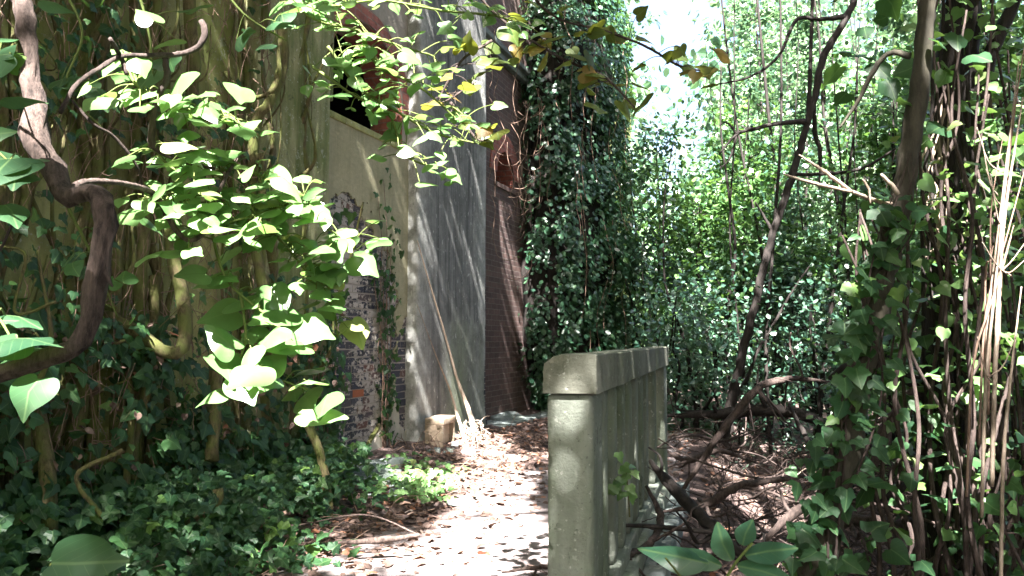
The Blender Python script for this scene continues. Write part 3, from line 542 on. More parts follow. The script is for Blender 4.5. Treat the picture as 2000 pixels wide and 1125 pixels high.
def spray(name,label,stems,leaf,sz,m,kind='heartx',tipv=(.25,-.3,-.35),up=1.4,nj=.35,spread=26,extra=(),sm='stemg'):
    b=tuple(P(*stems[0][0])); t=thing(name,label,'branch' if name=='hanging_branch' else 'ivy',b,group='leafy sprays hanging in the foreground'); mb=MB(); A=[]; 
    for st in stems:
        p3=limb(mb,st,[7]+[5]*(len(st)-2)+[3],6,.05)
        for i in range(len(st)-1):
            for _ in range(leaf): 
                u=rng.random(); q=np.array(st[i])*(1-u)+np.array(st[i+1])*u; A.append((q[0]+rng.normal(0,spread),q[1]+rng.normal(0,spread*.7),q[2]+rng.normal(0,.09),q))
    ps=[]; 
    for x,y,d,q in A:
        a=P(x,y,d); b_=P(*q); ps.append(a); mb.tube([b_,(a+b_)/2+[0,0,.012],a],[.0018,.0016,.0014],4)
    S=list(rng.uniform(sz[0],sz[1],len(ps)))
    for x,y,d,s in extra: ps.append(P(x,y,d)); S.append(s)
    shift(mb.build('stem',M[sm],t,True),b); ps=np.array(ps); N=np.array([-.05,-.8,1.])*[1,1,up]+rng.normal(0,nj,(len(ps),3))
    shift(MB().leaves(ps,N,S,kind,tip=tipv,tj=.45,curl=1.2).build('foliage',M[m],t),b)
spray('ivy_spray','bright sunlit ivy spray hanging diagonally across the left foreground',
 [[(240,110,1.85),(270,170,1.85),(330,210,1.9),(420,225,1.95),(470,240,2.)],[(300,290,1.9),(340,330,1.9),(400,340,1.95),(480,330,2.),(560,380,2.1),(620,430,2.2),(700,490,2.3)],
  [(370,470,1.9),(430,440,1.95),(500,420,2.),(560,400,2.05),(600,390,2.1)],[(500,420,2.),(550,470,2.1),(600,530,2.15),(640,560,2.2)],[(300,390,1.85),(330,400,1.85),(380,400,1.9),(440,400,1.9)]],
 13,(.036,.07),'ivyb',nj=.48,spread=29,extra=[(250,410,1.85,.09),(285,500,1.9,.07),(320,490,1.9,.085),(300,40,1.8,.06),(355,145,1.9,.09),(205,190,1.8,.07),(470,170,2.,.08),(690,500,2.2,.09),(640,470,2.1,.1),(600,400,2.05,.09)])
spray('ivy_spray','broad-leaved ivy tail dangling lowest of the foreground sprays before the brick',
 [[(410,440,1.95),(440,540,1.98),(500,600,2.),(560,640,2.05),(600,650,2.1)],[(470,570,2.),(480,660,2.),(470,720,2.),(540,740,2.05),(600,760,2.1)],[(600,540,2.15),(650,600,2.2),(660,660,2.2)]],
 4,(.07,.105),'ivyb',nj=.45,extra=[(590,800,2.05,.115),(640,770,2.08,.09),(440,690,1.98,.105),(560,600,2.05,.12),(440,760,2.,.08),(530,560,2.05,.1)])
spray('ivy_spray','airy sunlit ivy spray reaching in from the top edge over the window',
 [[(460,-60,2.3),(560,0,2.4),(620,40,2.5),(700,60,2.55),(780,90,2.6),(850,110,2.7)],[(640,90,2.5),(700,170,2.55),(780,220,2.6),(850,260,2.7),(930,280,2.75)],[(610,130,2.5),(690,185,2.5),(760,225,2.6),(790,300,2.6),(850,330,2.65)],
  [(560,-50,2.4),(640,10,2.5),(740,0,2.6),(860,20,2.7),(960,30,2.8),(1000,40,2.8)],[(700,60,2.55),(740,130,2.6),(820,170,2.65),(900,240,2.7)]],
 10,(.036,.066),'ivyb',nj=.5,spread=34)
spray('ivy_spray','hazy green ivy clump filling the top left corner behind the woody vine',
 [[(100,-60,2.2),(160,60,2.2),(130,170,2.2),(200,250,2.2)],[(260,-50,2.4),(290,60,2.4),(300,160,2.4)],[(130,400,2.2),(180,500,2.3),(230,620,2.4)],[(420,-40,2.6),(480,30,2.6),(560,80,2.6)]],3,(.06,.095),'ivy',nj=.5,spread=40)
spray('ivy_spray','large blue-green ivy leaves at the left frame edge beside the woody vine',
 [[(-60,40,1.3),(0,90,1.3),(20,130,1.3)],[(-80,250,1.2),(0,300,1.2),(40,350,1.2)],[(-60,560,1.3),(10,640,1.3),(60,760,1.3)]],2,(.06,.085),'ivy',nj=.35,spread=18,extra=[(20,310,1.15,.085),(60,320,1.15,.08),(75,740,1.25,.075),(30,660,1.25,.085),(10,400,1.3,.07),(10,190,1.3,.06)])
spray('hanging_branch','olive and yellowing leaves drooping from the top edge before the dark curtain',
 [[(880,-80,3.3),(960,20,3.4),(1040,80,3.4),(1110,120,3.5),(1180,150,3.5),(1240,210,3.5)],[(1000,-60,3.4),(1080,30,3.4),(1180,60,3.5),(1260,90,3.5),(1330,130,3.6),(1390,140,3.6)],[(960,80,3.4),(900,120,3.3),(860,200,3.3),(930,160,3.3)],[(880,200,3.3),(930,270,3.3),(960,270,3.3)]],
 6,(.06,.095),'olive',nj=.7,spread=28,extra=[(1165,205,3.4,.1),(1215,200,3.4,.1),(1240,215,3.4,.11)],sm='branch')
lf=thing('foreground_leaf','single big dark glossy leaf poking up at the bottom left corner','leaf',tuple(P(90,1140,1.2))); LB=tuple(P(90,1140,1.2))
shift(MB().leaves([P(100,1100,1.2)],[(-.1,-.75,.6)],[.105],'heartx',tip=(1,0,-.15),tj=.0).build('blade',M['ivy'],lf),LB); mb=MB(); mb.tube([P(60,1300,1.15),P(75,1180,1.2),P(100,1100,1.2)],.002,5); shift(mb.build('stalk',M['stemg'],lf,True),LB)
# compound-leaved sapling bottom right
cp=thing('sapling','low sapling with long pointed compound leaves at the bottom of the balustrade side','plant',tuple(P(1420,1300,2.2))); SB=tuple(P(1420,1300,2.2)); mb=MB()
mb.tube(PX([(1400,1500,2.25),(1410,1300,2.2),(1400,1180,2.2),(1430,1110,2.2),(1470,1060,2.2)]),.004,6); mb.tube(PX([(1400,1200,2.2),(1350,1150,2.2),(1300,1090,2.15)]),.003,5); shift(mb.build('stem',M['stemg'],cp,True),SB)
A=[(1430,1095,(-.35,.1,1),.13),(1410,1105,(-.9,0,.55),.14),(1455,1085,(.95,0,.35),.16),(1440,1105,(1,0,-.25),.16),(1385,1100,(-1,0,.4),.19),(1330,1160,(-.7,0,-.1),.12),(1450,1065,(.3,.1,1),.1)]
shift(MB().leaves([P(x,y,2.2) for x,y,t,s in A],[(0,-.7,.8)]*len(A),[s for *_,s in A],'lancex',tip=[t for x,y,t,s in A],tj=.05,curl=.7).build('foliage',M['lance'],cp),SB)
# seedling growing between the balusters
sd=thing('seedling','tiny green ivy seedling sprouting between the balusters','plant',tuple(P(1228,1000,3.6))); QB=tuple(P(1228,1000,3.6)); mb=MB(); mb.tube(PX([(1230,1010,3.6),(1226,950,3.6),(1222,920,3.6)]),.004,5); shift(mb.build('stem',M['stem'],sd,True),QB)
a=np.array([P(1215+rng.normal(0,14),930+rng.normal(0,22),3.55+rng.normal(0,.04)) for _ in range(16)]); shift(MB().leaves(a,rng.normal(0,.4,(16,3))+[0,-1,.6],.05,'ivy').build('foliage',M['ivyb'],sd),QB)
# ---------------------------------------------------------------- right side trees
def tree(name,label,limbs,m,base,cat='tree',sides=10,seed=0):
    t=thing(name,label,cat,tuple(base))
    for k,(nm,pts,w) in enumerate(limbs):
        mb=MB(); limb(mb,pts,w,sides if nm=='trunk' else 7,.07,seed+k,.1); shift(mb.build(nm,M[m],t,True),base)
    return t
T1=P(1405,915,11.2); T1[2]=-.5
t1=tree('tree','slender dark leaning tree with forked bare limbs left of the ivy-wrapped trunk',[
 ('trunk',[(1396,935,11.2),(1412,860,11.2),(1440,730,11.2),(1475,590,11.2),(1505,470,11.2),(1535,380,11.2),(1560,300,11.2),(1578,235,11.2),(1592,190,11.2),(1608,110,11.2),(1650,40,11.2),(1675,-40,11.2),(1690,-300,11.2)],[28,21,18,16,15,15,14,13,13,14,14,13,12]),
 ('branch',[(1590,200,11.2),(1592,260,11.3),(1602,300,11.3),(1600,370,11.3)],[9,10,9,3]),
 ('branch',[(1578,238,11.2),(1530,240,11.1),(1480,250,11),(1440,262,11),(1405,300,11)],[12,9,8,6,3]),('branch',[(1440,262,11),(1420,240,11),(1405,245,11)],[6,4,2]),
 ('branch',[(1655,33,11.2),(1600,38,11.2),(1555,40,11.1),(1520,110,11),(1465,150,10.9),(1400,165,10.9)],[12,8,8,6,5,3]),
 ('branch',[(1440,262,11),(1425,310,11),(1405,330,11)],[5,4,2]),('branch',[(1578,240,11.2),(1582,140,11.2),(1586,20,11.2),(1590,-100,11.2)],[10,8,7,5]),
 ('branch',[(1510,455,11.2),(1490,420,11.2),(1475,395,11.1)],[8,5,3]),('branch',[(1545,340,11.2),(1600,340,11.1),(1680,330,11),(1750,290,10.9)],[8,7,6,4])],'barkd',T1,seed=3)
T2=P(1560,1200,3.3); T2[2]=-.45
t2=tree('tree','smooth leaning trunk wrapped in broad ivy leaves below, sunlit near its top',[
 ('trunk',[(1530,1420,3.3),(1565,1220,3.3),(1600,1080,3.3),(1640,900,3.3),(1680,740,3.3),(1715,580,3.3),(1745,440,3.3),(1775,300,3.3),(1797,160,3.3),(1806,60,3.3),(1815,-60,3.3),(1840,-500,3.3)],[84,74,66,58,52,49,46,42,37,32,30,28]),
 ('branch',[(1778,110,3.3),(1735,105,3.35),(1700,150,3.4),(1675,200,3.45),(1640,250,3.5)],[14,10,11,8,4])],'smooth',T2,14,seed=8)
iv=thing('trunk_ivy','broad-leaved ivy clothing the leaning trunk right of centre','ivy',tuple(T2)); mb=MB(); A=[]
cl=[(1590,1120),(1640,900),(1680,740),(1715,580),(1745,440),(1775,300)]
for k in range(7):
    pts=[(x+rng.normal(0,22),y,3.3-.06+rng.normal(0,.02)) for x,y in cl]; mb.tube(PX(pts),[.006,.006,.005,.004,.003,.001],5,.1,seed=k)
for k in range(240):
    u=rng.random()**1.2*4.5; i=int(u); f=u-i; x=cl[i][0]*(1-f)+cl[i+1][0]*f; y=cl[i][1]*(1-f)+cl[i+1][1]*f; A.append(P(x+rng.normal(0,40)*(1-.1*u)-8,y+rng.normal(0,15),3.3+rng.normal(-.03,.09)))
shift(mb.build('stem',M['branch'],iv,True),T2); A=np.array(A); shift(MB().leaves(A,rng.normal(0,.5,(len(A),3))+[0,-1,.9],rng.uniform(.045,.1,len(A)),'ivy',tj=.6).build('foliage',M['ivy'],iv),T2)
T3=P(1850,1300,4.3); T3[2]=-.45
t3=tree('tree','thick shaggy dark trunk behind dangling vines near the right edge',[
 ('trunk',[(1835,1330,4.3),(1838,1100,4.3),(1842,900,4.3),(1848,700,4.3),(1850,500,4.35),(1862,300,4.4),(1870,100,4.4),(1880,-80,4.4),(1890,-350,4.4)],[150,120,104,96,90,80,74,70,64]),
 ('branch',[(1858,480,4.3),(1885,400,4.3),(1905,250,4.3),(1930,120,4.3),(1990,-20,4.3)],[44,40,36,30,24]),('branch',[(1800,750,4.3),(1720,720,4.4),(1660,715,4.5),(1620,740,4.6)],[26,22,18,8]),
 ('branch',[(1950,600,4.2),(1900,660,4.25),(1860,700,4.3)],[10,14,16])],'barkd',T3,18,seed=4)
vn=thing('hanging_vines','cluster of thin vines and bleached stems hanging down the shaggy right trunk','vine',tuple(P(1850,-100,4.1))); VB=tuple(P(1850,-100,4.1))
for nm,m,cnt,wr,xr in (('brown_stem','barkd',6,(5,12),(1800,1920)),('pale_stem','pale',9,(3,7),(1795,1850))):
    for k in range(cnt):
        x=rng.uniform(*xr); top=-80 if m=='barkd' else rng.uniform(120,300); bot=rng.uniform(900,1200) if m=='barkd' else rng.uniform(420,560); mm=9; d=rng.uniform(3.85,4.1); w=rng.uniform(*wr)
        if m=='pale': x=rng.uniform(1815,1850)
        sg=rng.normal(0,14); pts=[(x+sg*math.sin(i*.9+k)+rng.normal(0,5),top+(bot-top)*i/(mm-1),d) for i in range(mm)]; mb=MB(); limb(mb,pts,[w]*mm,7,.06,k); shift(mb.build(nm,M[m],vn,True),VB)
cn=thing('dry_canes','stand of bleached dry canes crossing at the right frame edge','canes',tuple(P(1960,1200,3.))); NB=tuple(P(1960,1200,3.))
for x0,y0,x1,y1,w in [(1990,120,1930,640,9),(1998,190,1945,700,11),(1975,250,1925,760,8),(2010,300,1925,620,6),(1980,440,1900,720,6),(2010,500,1940,560,5),(1940,480,1925,540,5),(2020,-20,1960,420,6),(1995,560,1960,900,9),(1960,260,1935,560,5)]:
    mb=MB(); limb(mb,[(x0,y0,3.),((x0+x1)/2+rng.normal(0,7),(y0+y1)/2,3.),(x1,y1,3.05),(x1-(x0-x1)*.15,y1+250,3.1)],[w*.25,w*.55,w*.8,w*.8],6,.05); shift(mb.build('cane',M['pale' if w>7 else 'root'],cn,True),NB)
for k in range(9):
    y=rng.uniform(200,800); x=1955-(y-400)*.06+rng.uniform(-10,30); a=rng.choice([-1,1])*rng.uniform(18,60); mb=MB(); limb(mb,[(x,y,3.02),(x+a*.5,y-rng.uniform(15,50),3.),(x+a,y-rng.uniform(50,110),2.98)],[4,3,1.5],5); shift(mb.build('side_shoot',M['pale'],cn,True),NB)
fk=thing('dead_twigs','pale sunlit dead twigs jutting left from the leaning ivy trunk','twig',tuple(P(1700,400,3.2))); FB=tuple(P(1700,400,3.2)); mb=MB()
for pts,w in [([(1560,302,3.2),(1610,335,3.2),(1665,375,3.2)],[3,8,7]),([(1530,340,3.2),(1590,358,3.2),(1670,376,3.2)],[3,8,6]),([(1720,340,3.2),(1745,365,3.2),(1755,380,3.2)],[6,9,9]),([(1665,375,3.2),(1720,395,3.25),(1755,400,3.3)],[8,9,9]),([(1685,350,3.2),(1697,370,3.2),(1700,398,3.2)],[4,5,4])]:
    mb=MB(); limb(mb,pts,w,6); shift(mb.build('twig',M['pale'],fk,True),FB)
def shrub(label,region,n,sz,m,kind='heart',stems=6,name='shrub',nj=.6,basey=None,cat='shrub'):
    x0,x1,y0,y1,d0,d1=region; b=P((x0+x1)/2,y1,(d0+d1)/2); b[2]=float(gh(b[0],b[1])); t=thing(name,label,cat,tuple(b),group='bushes and undergrowth at the right'); A=[]
    for k in range(stems):
        mb=MB(); x=rng.uniform(x0,x1); d=rng.uniform(d0,d1); xt=x+rng.normal(0,(x1-x0)*.18); yt=rng.uniform(y0,(y0+y1)/2); m_=8
        top=P(xt,yt,d); bot=np.array([b[0]+rng.normal(0,.15),b[1]+rng.normal(0,.1),b[2]-.05]); tt=np.linspace(0,1,m_)[:,None]; pts=bot*(1-tt)+top*tt+rng.normal(0,.04,(m_,3))
        pts[:,:2]+=(np.sin(tt*3)*.1)*rng.normal(0,1,2); mb.tube(pts,np.linspace(.012,.004,m_)*(.6+d/6),6,.06,seed=k); A.append(pts); shift(mb.build('stem',M['branch' if d<6 else 'barkd'],t,True),b)
    A=np.concatenate(A); h=int(n*.5); q1=A[rng.integers(0,len(A),h)]+rng.normal(0,.16*(d0/5+.5),(h,3)); q2=np.array([P(rng.uniform(x0,x1),rng.uniform(y0,y1),rng.uniform(d0,d1)) for _ in range((n-h)//6)])
    q2=(q2[rng.integers(0,len(q2),n-h)]+rng.normal(0,.13*(d0/5+.4),(n-h,3))); q=np.concatenate([q1,q2]); q[:,2]=np.maximum(q[:,2],gh(q[:,0],q[:,1])+.03)
    shift(MB().leaves(q,rng.normal(0,nj,(n,3))+[0,-.45,1],rng.uniform(sz[0],sz[1],n)*(1.35 if kind=='small' else 1),'round' if kind=='small' else kind,tj=.6).build('foliage',M[m],t),b); return t
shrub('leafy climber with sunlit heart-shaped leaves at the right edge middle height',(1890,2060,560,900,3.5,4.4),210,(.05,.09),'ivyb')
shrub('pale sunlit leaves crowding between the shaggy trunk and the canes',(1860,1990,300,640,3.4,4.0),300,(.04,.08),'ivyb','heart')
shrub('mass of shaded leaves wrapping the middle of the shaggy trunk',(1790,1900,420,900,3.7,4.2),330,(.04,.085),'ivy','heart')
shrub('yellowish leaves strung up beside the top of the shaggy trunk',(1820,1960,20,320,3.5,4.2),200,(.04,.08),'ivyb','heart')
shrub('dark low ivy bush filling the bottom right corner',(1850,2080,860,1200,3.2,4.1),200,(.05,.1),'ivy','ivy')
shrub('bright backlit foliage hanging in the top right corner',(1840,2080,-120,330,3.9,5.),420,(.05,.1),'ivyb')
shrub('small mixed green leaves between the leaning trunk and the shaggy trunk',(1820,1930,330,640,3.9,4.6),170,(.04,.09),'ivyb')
shrub('pointed-leaf branch over the leaning trunk at the top',(1690,1900,-60,120,3.4,3.8),40,(.08,.12),'ivy')
shrub('tall tangled bush behind the dry canes at the right',(1900,2150,0,800,5.5,7.),900,(.06,.1),'shrub','small',8)
shrub('leafy tuft with broad pale leaves left of the leaning trunk',(1650,1730,400,520,3.4,3.8),22,(.07,.11),'ivyb')
# fallen branches
def fallen(label,pts,w,twigs=6,seed=0,m='branch'):
    w=list(w); w[0]*=.4; w[-1]*=.5
    p0=P(*pts[0]); t=thing('fallen_branch',label,'branch',tuple(p0),'fallen branches in the clearing'); mb=MB(); p3=limb(mb,pts,w,8,.08,seed,.15); shift(mb.build('limb',M[m],t,True),p0); r=np.random.default_rng(seed)
    for k in range(twigs):
        i=r.integers(1,len(p3)); a=p3[i]; dd=r.normal(0,.28,3)*[1,.7,.7]; b=a+dd; mb=MB().tube([a,a+dd*.5+r.normal(0,.05,3),b,b+dd*.4+r.normal(0,.07,3)],np.array([.4,.3,.2,.1])*w[i]/2*p3[i][1]/F+.002,5,.1); shift(mb.build('twig',M[m],t,True),p0)
fallen('long forked grey branch slanting up from lower left to the leaning trunk',[(1330,960,6.),(1420,830,6.2),(1480,760,6.3),(1540,740,6.4),(1620,745,6.4)],[18,16,16,13,8],7,1)
fallen('dark fallen log lying flat behind the forked grey branch',[(1300,812,11),(1400,808,11),(1500,800,10.8),(1580,815,10.6),(1650,850,10.)],[14,20,24,22,14],7,2,'barkd')
fallen('arched branch resting low between balustrade and leaning trunk',[(1290,1000,5.),(1380,985,5.),(1440,950,5.),(1500,940,5.1),(1570,930,5.1)],[10,16,15,13,14],6,3)
fallen('heavy dark limb slanting down behind the sapling toward bottom centre',[(1270,900,4.8),(1320,960,4.6),(1400,1040,4.2),(1480,1110,4.)],[20,24,26,26],6,4,'barkd')
fallen('thick horizontal branch right of the leaning ivy trunk',[(1600,1050,4.2),(1660,1020,4.3),(1750,1022,4.4),(1840,1015,4.5)],[20,24,24,22],6,5)
fallen('smooth branch reaching out of the sunlit litter patch',[(1490,1060,4.2),(1540,1010,4.2),(1580,980,4.2),(1640,920,4.3)],[22,20,18,10],5,6)
fallen('upright mottled limb leaning between the two right trunks',[(1700,930,6.),(1725,860,6.),(1755,800,6.),(1800,740,5.9)],[26,28,22,12],4,7)
fallen('crooked branch tangle just right of the balustrade plinth',[(1262,950,4.6),(1290,1010,4.4),(1270,1060,4.2),(1225,1085,4.),(1205,1110,3.9)],[14,14,14,12,12],5,8)
fallen('thin springing branch crossing the middle of the litter clearing',[(1270,880,6.),(1340,850,6.3),(1420,860,6.5),(1500,830,6.5)],[5,5,5,4],6,9)
fallen('pale stick standing by the litter beside the leaning trunk',[(1570,870,4.6),(1590,890,4.6),(1610,935,4.6)],[6,6,5],1,10,'pale')
fallen('long sagging dark branch behind the leaning trunk base',[(1540,790,7.),(1640,960,6.4),(1740,965,6.2),(1830,900,6.)],[14,20,20,16],7,11,'barkd')
fallen('low twisted branch against the far end of the balustrade',[(1300,880,7.5),(1345,900,7.),(1400,880,7.),(1480,905,6.8)],[12,12,11,8],7,12)
fallen('mossy stick lying on the litter at the left of the path',[(660,1060,4.9),(740,1055,4.95),(820,1045,5.)],[14,14,12],1,13,'bark')
fallen('short stick against the foot of the balustrade post',[(980,1118,4.6),(1050,1108,4.65),(1090,1108,4.7)],[9,10,9],1,14,'bark')
# ---------------------------------------------------------------- litter, ground ivy
def scatter(n,xf,yr,sz,m,kind,name,lift=(.008,.03),up=1.8):
    y=rng.uniform(*yr,n); x=xf(y,n); z=gh(x,y)+rng.uniform(*lift,n); q=np.column_stack([x,y,z]); return MB().leaves(q,rng.normal(0,.5,(n,3))+[0,0,up],rng.uniform(*sz,n),kind,tip=(0,0,0),tj=1.,curl=2.2).build(name,M[m])
mb=scatter(9000,lambda y,n:rng.uniform(.25,7,n)+balx(y),(2.5,13),(.03,.075),'dead','heart','leaf_litter'); tag(mb,'brown fallen leaves carpeting the hollow right of the balustrade','leaf litter',kind='stuff')
def edge(y,n): 
    u=rng.beta(1.3,2.2,n); return wallx(y)+.25+u*2.3
mb=scatter(5200,edge,(3.6,14),(.035,.085),'dead','heart','leaf_litter'); tag(mb,'reddish brown dead leaves drifted along the left side of the path','leaf litter',kind='stuff')
n=700; q=walldens(n,4.3,7.8,-.05,1.6,lambda s,z:.3+0*s,(.05,.3)); tag(MB().leaves(q,rng.normal(0,1,q.shape),rng.uniform(.03,.07,len(q)),'heart',tj=1,curl=2.5).build('dead_leaves',M['dead']),'withered brown leaves caught among the ivy on the left wall','leaf litter',kind='stuff')
mb=scatter(420,lambda y,n:balx(y)-.02-np.abs(rng.normal(0,.22,n)),(3.6,13),(.04,.08),'dead','heart','leaf_litter'); tag(mb,'dead leaves gathered along the path foot of the balustrade','leaf litter',kind='stuff')
mb=scatter(230,lambda y,n:rng.uniform(wallx(y)+1.2,balx(y),n),(4,14),(.03,.08),'dead','heart','leaf_litter'); tag(mb,'scattered single dead leaves on the bare pale path','leaf litter',kind='stuff')
mb=MB()
for k in range(500):
    y=rng.uniform(3.2,12); x=balx(y)+rng.uniform(.3,5.5); a=np.array([x,y,float(gh(x,y))+.02]); dd=rng.normal(0,.16,3)*[1,1,.35]; mb.tube([a,a+dd+rng.normal(0,.03,3),a+dd*2+[0,0,.03]],[.005,.004,.002],4,seed=k)
tag(mb.build('twig_litter',M['root'],smooth=True),'fine dry twigs strewn over the litter right of the balustrade','twigs',kind='stuff')
mb=MB()
for k in range(260):
    y=rng.uniform(4.2,11); x=wallx(y)+rng.uniform(.3,1.4); a=np.array([x,y,float(gh(x,y))+.02]); dd=rng.normal(0,.12,3)*[1,1,.3]; mb.tube([a,a+dd+rng.normal(0,.03,3),a+dd*2+[0,0,.02]],[.004,.003,.0015],4,seed=k)
tag(mb.build('twig_litter',M['root'],smooth=True),'fine dry twigs along the left edge of the path','twigs',kind='stuff')
mb=MB()
for k in range(1050):
    y=rng.uniform(3.6,11); x=balx(y)+rng.uniform(.32,4.2); a=np.array([x,y,float(gh(x,y))]); an=rng.uniform(0,6.28); l_=rng.uniform(.25,.9); c=np.array([math.cos(an),math.sin(an)*.6,rng.uniform(-.05,.55)])*l_
    w0=rng.uniform(.002,.009); p1=a+c*.5+rng.normal(0,.07,3)+[0,0,.06]; e=a+c+rng.normal(0,.08,3); mb.tube([a,p1,e,e+rng.normal(0,.12,3)],[w0,w0*.8,w0*.5,w0*.2],5,.12,seed=k,wob=.5)
    mb.tube([p1,p1+rng.normal(0,.08,3)+[0,0,.04],p1+rng.normal(0,.16,3)+[0,0,.08]],[w0*.5,w0*.35,w0*.1],4,.1,seed=k)
tag(mb.build('brushwood',M['branch'],smooth=True),'dead brushwood tangled across the hollow right of the balustrade','brushwood',kind='stuff')
n=5600; y=rng.uniform(3.2,7.4,n); u=rng.beta(1,2,n); x=wallx(y)+.05+u*2.1; k=rng.random(n)<np.clip((1.95-.36*(y-4.2)-(x-wallx(y)))*1.6,0,1)*(.25+.75*clump(x,y,4,2)); x,y=x[k],y[k]; q=np.column_stack([x,y,gh(x,y)+rng.uniform(.03,.4,len(x))*np.clip(1.8-(x-wallx(y)),.2,1)])
tag(MB().leaves(q,rng.normal(0,.45,q.shape)+[.3,-.6,1],rng.uniform(.05,.095,len(q)),'ivy',tip=(.2,-.4,-.5),tj=.5).build('ground_ivy',M['ivy']),'ivy ground cover spilling from the left wall foot to the path','ivy',kind='stuff')
n=260; q=np.array([P(rng.normal(810,40),rng.normal(955,28),rng.uniform(6.6,8.2)) for _ in range(n)]); q[:,2]=gh(q[:,0],q[:,1])+rng.uniform(.02,.14,n)
tag(MB().leaves(q,rng.normal(0,.45,q.shape)+[0,-.4,1],rng.uniform(.05,.085,n),'ivy',tj=.6).build('ground_ivy',M['ivyb']),'patch of ivy in the sunlit leaf colour creeping in front of the pilaster foot','ivy',kind='stuff')
n=1500; y=rng.uniform(8,20,n); x=balx(y)+rng.uniform(.2,9,n); k=rng.random(n)<clump(x,y,1.7,2)**2; x,y=x[k],y[k]
tag(MB().leaves(np.column_stack([x,y,gh(x,y)+rng.uniform(.02,.15,len(x))]),rng.normal(0,.5,(len(x),3))+[0,-.2,1],rng.uniform(.05,.1,len(x)),'small',tj=1).build('ground_plants',M['blue']),'low dark seedlings dotted over the far woodland floor','ground cover',kind='stuff')
# ---------------------------------------------------------------- mid-distance saplings and shrubs
def sapling(label,px,d,top,w,n,m,lean=0,cr=(.35,1.),spread=.8,sz=(.05,.09),kind='small',name='small_tree',base=None):
    b=P(px,700,d); b[2]=float(gh(b[0],b[1]))-.05; t=thing(name,label,'tree',tuple(b),'saplings beyond the clearing'); Hh=P(px,top,d)[2]-b[2]; m_=12; tt=np.linspace(0,1,m_)
    pts=np.column_stack([b[0]+lean*tt+np.cumsum(rng.normal(0,.05,m_)),b[1]+np.cumsum(rng.normal(0,.04,m_)),b[2]+Hh*tt]); mb=MB().tube(pts,w*(1.1-.85*tt),8,.06,seed=int(px)); shift(mb.build('trunk',M['barkd'],t,True),b)
    mb=MB(); A=[]
    for k in range(22):
        u=rng.uniform(*cr); i=min(int(u*(m_-1)),m_-2); a=pts[i]; ang=rng.uniform(0,6.28); r=spread*rng.uniform(.5,1.2)*(1.15-.4*u); e=a+np.array([math.cos(ang)*r,math.sin(ang)*r,rng.uniform(.1,.7)]); md=(a+e)/2+rng.normal(0,.08,3)
        mb.tube([a,md,e],[w*.35,w*.22,.004],5,.1,seed=k); A+=[md,e,(md+e)/2]
    shift(mb.build('branch',M['barkd'],t,True),b); A=np.array(A); A=A[rng.random(len(A))<.8]; n=int(n*.62); q=A[rng.integers(0,len(A),n)]+rng.normal(0,.2,(n,3))*rng.choice([.5,1,1.7],n)[:,None]; q=q[q[:,2]>b[2]+.1]
    shift(MB().leaves(q,rng.normal(0,.7,q.shape)+[0,-.2,.8],rng.uniform(*sz,len(q))*1.45,'round',tj=.8).build('crown',M[m],t),b)
for a in [('thin sapling right beside the ivy curtain, above the balustrade end',1262,15,250,.035,3200,'blue'),
 ('slender sapling second from the ivy curtain with pale small leaves',1330,17,380,.03,2600,'shrub'),
 ('dark leafy sapling straight above the far end of the balustrade',1375,13.5,380,.03,3600,'shrub'),
 ('bushy sapling just left of the slender dark leaning tree',1430,14.5,200,.04,6000,'shrub'),
 ('dense sapling directly behind the slender dark leaning tree',1530,14,300,.04,4500,'blue'),
 ('tall light green sapling between leaning tree and ivy trunk',1625,15,-80,.045,7500,'wood'),
 ('thick-crowned sapling immediately left of the ivy-wrapped trunk',1690,12.5,160,.045,4800,'shrub'),
 ('sapling seen between the ivy-wrapped trunk and the shaggy trunk',1800,13,-100,.05,6500,'shrub'),
 ('broad sapling behind the shaggy trunk toward the right edge',1900,11.5,-100,.05,6500,'wood'),
 ('outermost sapling behind the dry canes at the right edge',1990,10.5,-50,.05,6000,'shrub'),
 ('tall sunlit sapling rising high over the leaning tree fork',1500,18,-120,.05,6500,'wood')]:
    sapling(*a,lean=rng.normal(0,.25),spread=.95)
shrub('low dark undergrowth bush beside the balustrade end',(1290,1400,560,740,11,13.5),2600,(.05,.08),'blue','small',6)
shrub('low dark undergrowth bush behind the slender leaning tree',(1400,1560,520,730,13,16),3200,(.05,.08),'blue','small',8)
shrub('undergrowth bush left of the ivy-wrapped trunk at knee height',(1560,1700,540,740,11,14),3200,(.05,.08),'blue','small',8)
shrub('undergrowth bush between the two right trunks at knee height',(1730,1840,480,760,9,12),2800,(.05,.09),'shrub','small',7)
shrub('dense undergrowth at the right edge behind the canes',(1860,2060,520,880,7.5,10),4500,(.05,.09),'blue','small',7)
shrub('glossy bush pressed between ivy curtain and balustrade end',(1225,1300,500,700,14,16.5),3000,(.05,.08),'blue','small',5)
# ---------------------------------------------------------------- far woodland (reads as one mass)
crowns=[]
for d in (22,27,33,40):
    for px in np.arange(1130,2250,75):
        gap=1215<px<1425
        for _ in range(2):
            X=P(px+rng.normal(0,14),600,d+rng.normal(0,1.5)); top=rng.uniform(3.0,5.0)*d/22 if gap else rng.uniform(9,14)*d/22*.85
            if 1420<=px<1500: top=min(top,10*d/22)
            for z in np.arange(.6,top,1.5): crowns.append((X[0]+rng.normal(0,.8),X[1]+rng.normal(0,.7),z,rng.uniform(.8,1.5)))
cr=np.array(crowns); print('crowns',len(cr)); n=95000; i=rng.integers(0,len(cr),n); u=rng.normal(0,1,(n,3)); u/=np.linalg.norm(u,axis=1)[:,None]; u*=(rng.random(n)**.35)[:,None]; sub=rng.normal(0,1,(len(cr)*7,3)); sub/=np.linalg.norm(sub,axis=1)[:,None]; u=sub[i*7+rng.integers(0,7,n)]*.75+rng.normal(0,.27,(n,3))
